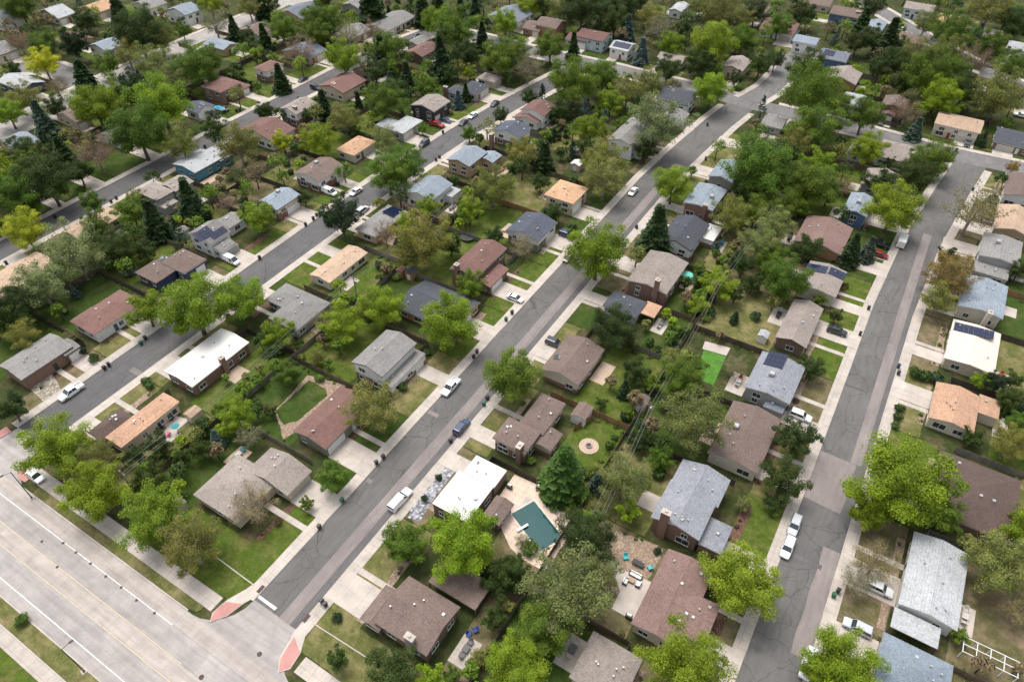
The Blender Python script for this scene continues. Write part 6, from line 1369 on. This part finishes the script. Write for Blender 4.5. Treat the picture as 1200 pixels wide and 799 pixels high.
for h in HOUSES:
    if h.row not in ROWS or not hasattr(h, 'lot'): continue
    ya, yb, fx, bx, ed, back, sg = h.lot; x0, y0, x1, y1 = h.r; fsn = -sg
    for _ in range(RS.randint(1, 3)):
        y = RS.uniform(y0+.5, y1-.5)
        if hasattr(h, 'gar') and abs(y-h.gar[1]) < h.gar[2]/2+1.3: continue
        if hasattr(h, 'door') and abs(y-h.door[1]) < 1.3: continue
        rad = RS.uniform(.5, 1.0); shrub(fx+fsn*(rad*.9+.15), y, rad, *RS.choice(SC))
    for _ in range(RS.randint(2, 4)):
        y = RS.uniform(ya+1, yb-1); rad = RS.uniform(.8, 1.8); x = back+fsn*(rad+.4) if RS.random() < .65 else RS.uniform(min(bx, back)+2, max(bx, back)-2)
        if inhouse(x, y, rad*.6): continue
        shrub(x, y, rad, *RS.choice(SC[:4]))
bys = {}
for q in SHR:
    d, h, _, _ = nearest(q[1], q[2]); bys.setdefault((q[3], relation(h, q[1], q[2]), h.sn), []).append(q)
for (w, rel, sn), qs in bys.items():
    qs.sort(key=lambda q: -q[4])
    for i, q in enumerate(qs):
        sz = '' if len(qs) == 1 else 'biggest ' if i == 0 else 'smallest ' if i == len(qs)-1 else 'middling '
        tag(q[0], sz+w+' '+rel+' the '+sn, 'shrub', 'garden shrubs')

# ================================================================== FAR CANOPY (everything past the trees one can tell apart)
def far_canopy():
    rs = random.Random(4); spots = []; ex = [(t[1], t[2], t[3]) for t in TREES]
    tries = 0
    while len(spots) < 430 and tries < 16000:
        tries += 1; px, py = rs.uniform(-30, 1230), rs.triangular(-25, 330, 10); p = P(px, py, 4); x, y = p.x, p.y
        if not (y > 195 or x < -145 or (py < 330 and rs.random() < .4)): continue
        rad = rs.uniform(1.4, 4.0)
        if inhouse(x, y, rad*.45+.3): continue
        bad = False; aw = Vector((x, y)).normalized()
        if any(inhouse(x+aw.x*k, y+aw.y*k, 0) for k in (2, 4.5, 7)): continue
        for nm, cl, hw, mt, lb in STREETS:
            for (xa, ya), (xb, yb) in zip(cl, cl[1:]):
                a = Vector((xa, ya)); b = Vector((xb, yb)); t = max(0, min(1, (Vector((x, y))-a).dot(b-a)/(b-a).length_squared))
                if (a.lerp(b, t)-Vector((x, y))).length < hw+2.3+rad*.7: bad = True
        if bad or any((x-ax)**2+(y-ay)**2 < (.72*(ar+rad))**2 for ax, ay, ar in ex): continue
        ex.append((x, y, rad)); spots.append((x, y, rad))
    n0 = len(spots); tries = 0
    while len(spots) < n0+210 and tries < 6000:      # small trees and tall shrubs crowding the back fences
        tries += 1; bk = rs.choice((-104.8, -28.6, -104.8, -28.6, -173.2, 54)); x = bk+rs.gauss(0, 4.5); y = rs.uniform(32, 225); rad = rs.uniform(.8, 2.1)
        if bk == 54: x = 54-abs(rs.gauss(0, 8))
        if inhouse(x, y, rad*.6+.3) or any((x-ax)**2+(y-ay)**2 < (.6*(ar+rad))**2 for ax, ay, ar in ex): continue
        if any((x-q_.x)**2+(y-q_.y)**2 < 64 for q_ in (P(628, 620), P(738, 668), P(832, 428), P(690, 523), P(352, 475))): continue
        ex.append((x, y, rad)); spots.append((x, y, rad))
    V = []; F = []; RN = []; CT = []
    for x, y, rad in spots:
        conif = rs.random() < .16; col = rs.choice(((.12, .20, .02), (.046, .085, .014), (.20, .28, .018), (.18, .195, .05), (.042, .08, .014), (.19, .15, .085), (.10, .18, .02))) if not conif else rs.choice(((.025, .055, .02), (.06, .10, .09)))
        hc = rad*1.1+1; nc = 18 if not conif else 40
        for c in range(nc):
            if conif:
                t = c/nc; z0 = .4+t*rad*2.6; rr = rad*.8*(1-t)+.15; a = rs.uniform(0, 6.28); cen = Vector((x+math.cos(a)*rr*.62, y+math.sin(a)*rr*.62, z0)); cr = rr*.62+.2
            else:
                d = rv(rs).normalized(); d.z = abs(d.z) if rs.random() < .75 else d.z; cen = Vector((x+d.x*rad*.68, y+d.y*rad*.68, hc+d.z*rad*.7)); cr = rad*rs.uniform(.28, .45)
            for _ in range(34 if not conif else 22):
                d = rv(rs).normalized(); p = cen+d*cr*rs.uniform(.5, 1.05); n = (d+Vector((0, 0, .6))+rv(rs)*.7).normalized(); xx = n.orthogonal().normalized(); yy = n.cross(xx); s = rs.uniform(.16, .32); a = rs.uniform(0, 6.28)
                xx, yy = xx*math.cos(a)+yy*math.sin(a), yy*math.cos(a)-xx*math.sin(a); o = len(V)
                V += [tuple(p-xx*s), tuple(p-yy*s*.65), tuple(p+xx*s), tuple(p+yy*s*.65)]; F.append((o, o+1, o+2, o+3)); RN.append(min(1, max(0, rs.gauss(.47, .2)))); CT.append(col)
        # trunk
        o = len(V); tr = .07*rad+.05
        for z, r_ in ((0, tr), (hc*.8, tr*.5)):
            V += [(x+r_*math.cos(k*2.094), y+r_*math.sin(k*2.094), z) for k in range(3)]
        for k in range(3): F.append((o+k, o+(k+1) % 3, o+3+(k+1) % 3, o+3+k)); RN.append(.4); CT.append((.10, .08, .06))
    me = bpy.data.meshes.new('tree_canopy'); me.from_pydata(V, [], F)
    me.attributes.new('rnd', 'FLOAT', 'FACE').data.foreach_set('value', RN)
    me.attributes.new('tint', 'FLOAT_COLOR', 'FACE').data.foreach_set('color', [v for c in CT for v in (*c, 1)])
    m = m_leaf().copy(); m.name = 'leaf_canopy'; nt = m.node_tree
    at = nt.nodes.new('ShaderNodeAttribute'); at.attribute_name = 'tint'
    oi = [n for n in nt.nodes if n.type == 'OBJECT_INFO'][0]
    for l in list(oi.outputs['Color'].links): nt.links.new(at.outputs['Color'], l.to_socket)
    me.materials.append(m); o = link('tree_canopy', me); tag(o, 'dense mixed canopy of smaller trees filling the backyards and far lots', kind='stuff')
far_canopy()
def undergrowth():
    rs = random.Random(8); V = []; F = []; RN = []; CT = []
    cols = ((.06, .11, .02), (.04, .08, .018), (.10, .14, .03), (.12, .10, .05), (.14, .17, .05), (.05, .09, .02))
    def clump(x, y, rad):
        col = rs.choice(cols)
        for _ in range(int(16+rad*26)):
            d = rv(rs).normalized(); d.z = abs(d.z); p = Vector((x, y, .12))+Vector((d.x*rad, d.y*rad, d.z*rad*.8))*rs.uniform(.5, 1.05); n = (d+rv(rs)*.7).normalized(); xx = n.orthogonal().normalized(); yy = n.cross(xx); s_ = rs.uniform(.10, .2); o = len(V)
            V.extend((tuple(p-xx*s_), tuple(p-yy*s_*.65), tuple(p+xx*s_), tuple(p+yy*s_*.65))); F.append((o, o+1, o+2, o+3)); RN.append(min(1, max(0, rs.gauss(.47, .2)))); CT.append(col)
    for h in HOUSES:
        if not hasattr(h, 'lot') or h.row not in ROWS: continue
        ya, yb, fx, bx, ed, back, sg = h.lot; x0, y0, x1, y1 = h.r
        for _ in range(26):
            k = rs.random()
            if k < .4: x, y = back-sg*rs.uniform(.3, 1.6), rs.uniform(ya+.3, yb-.3)
            elif k < .7: x, y = rs.uniform(min(bx, back)+.5, max(bx, back)-.5), yb-rs.uniform(.3, 1.3)
            elif k < .85: x, y = rs.uniform(min(bx, back)+.5, max(bx, back)-.5), ya+rs.uniform(.3, 1.3)
            else: x, y = fx-sg*rs.uniform(.4, 1.3), rs.uniform(y0+.3, y1-.3)
            if inhouse(x, y, .2) or (k >= .85 and hasattr(h, 'gar') and abs(y-h.gar[1]) < h.gar[2]/2+1.1) or (k >= .85 and hasattr(h, 'door') and abs(y-h.door[1]) < 1.1): continue
            clump(x, y, rs.uniform(.25, .8))
    me = bpy.data.meshes.new('undergrowth'); me.from_pydata(V, [], F)
    me.attributes.new('rnd', 'FLOAT', 'FACE').data.foreach_set('value', RN); me.attributes.new('tint', 'FLOAT_COLOR', 'FACE').data.foreach_set('color', [v for c in CT for v in (*c, 1)])
    me.materials.append(bpy.data.materials['leaf_canopy']); tag(link('undergrowth', me), 'low weeds and garden plants growing along the fences and walls', kind='stuff')
undergrowth()
print('trees', len(TREES), 'shrubs', len(SHR))
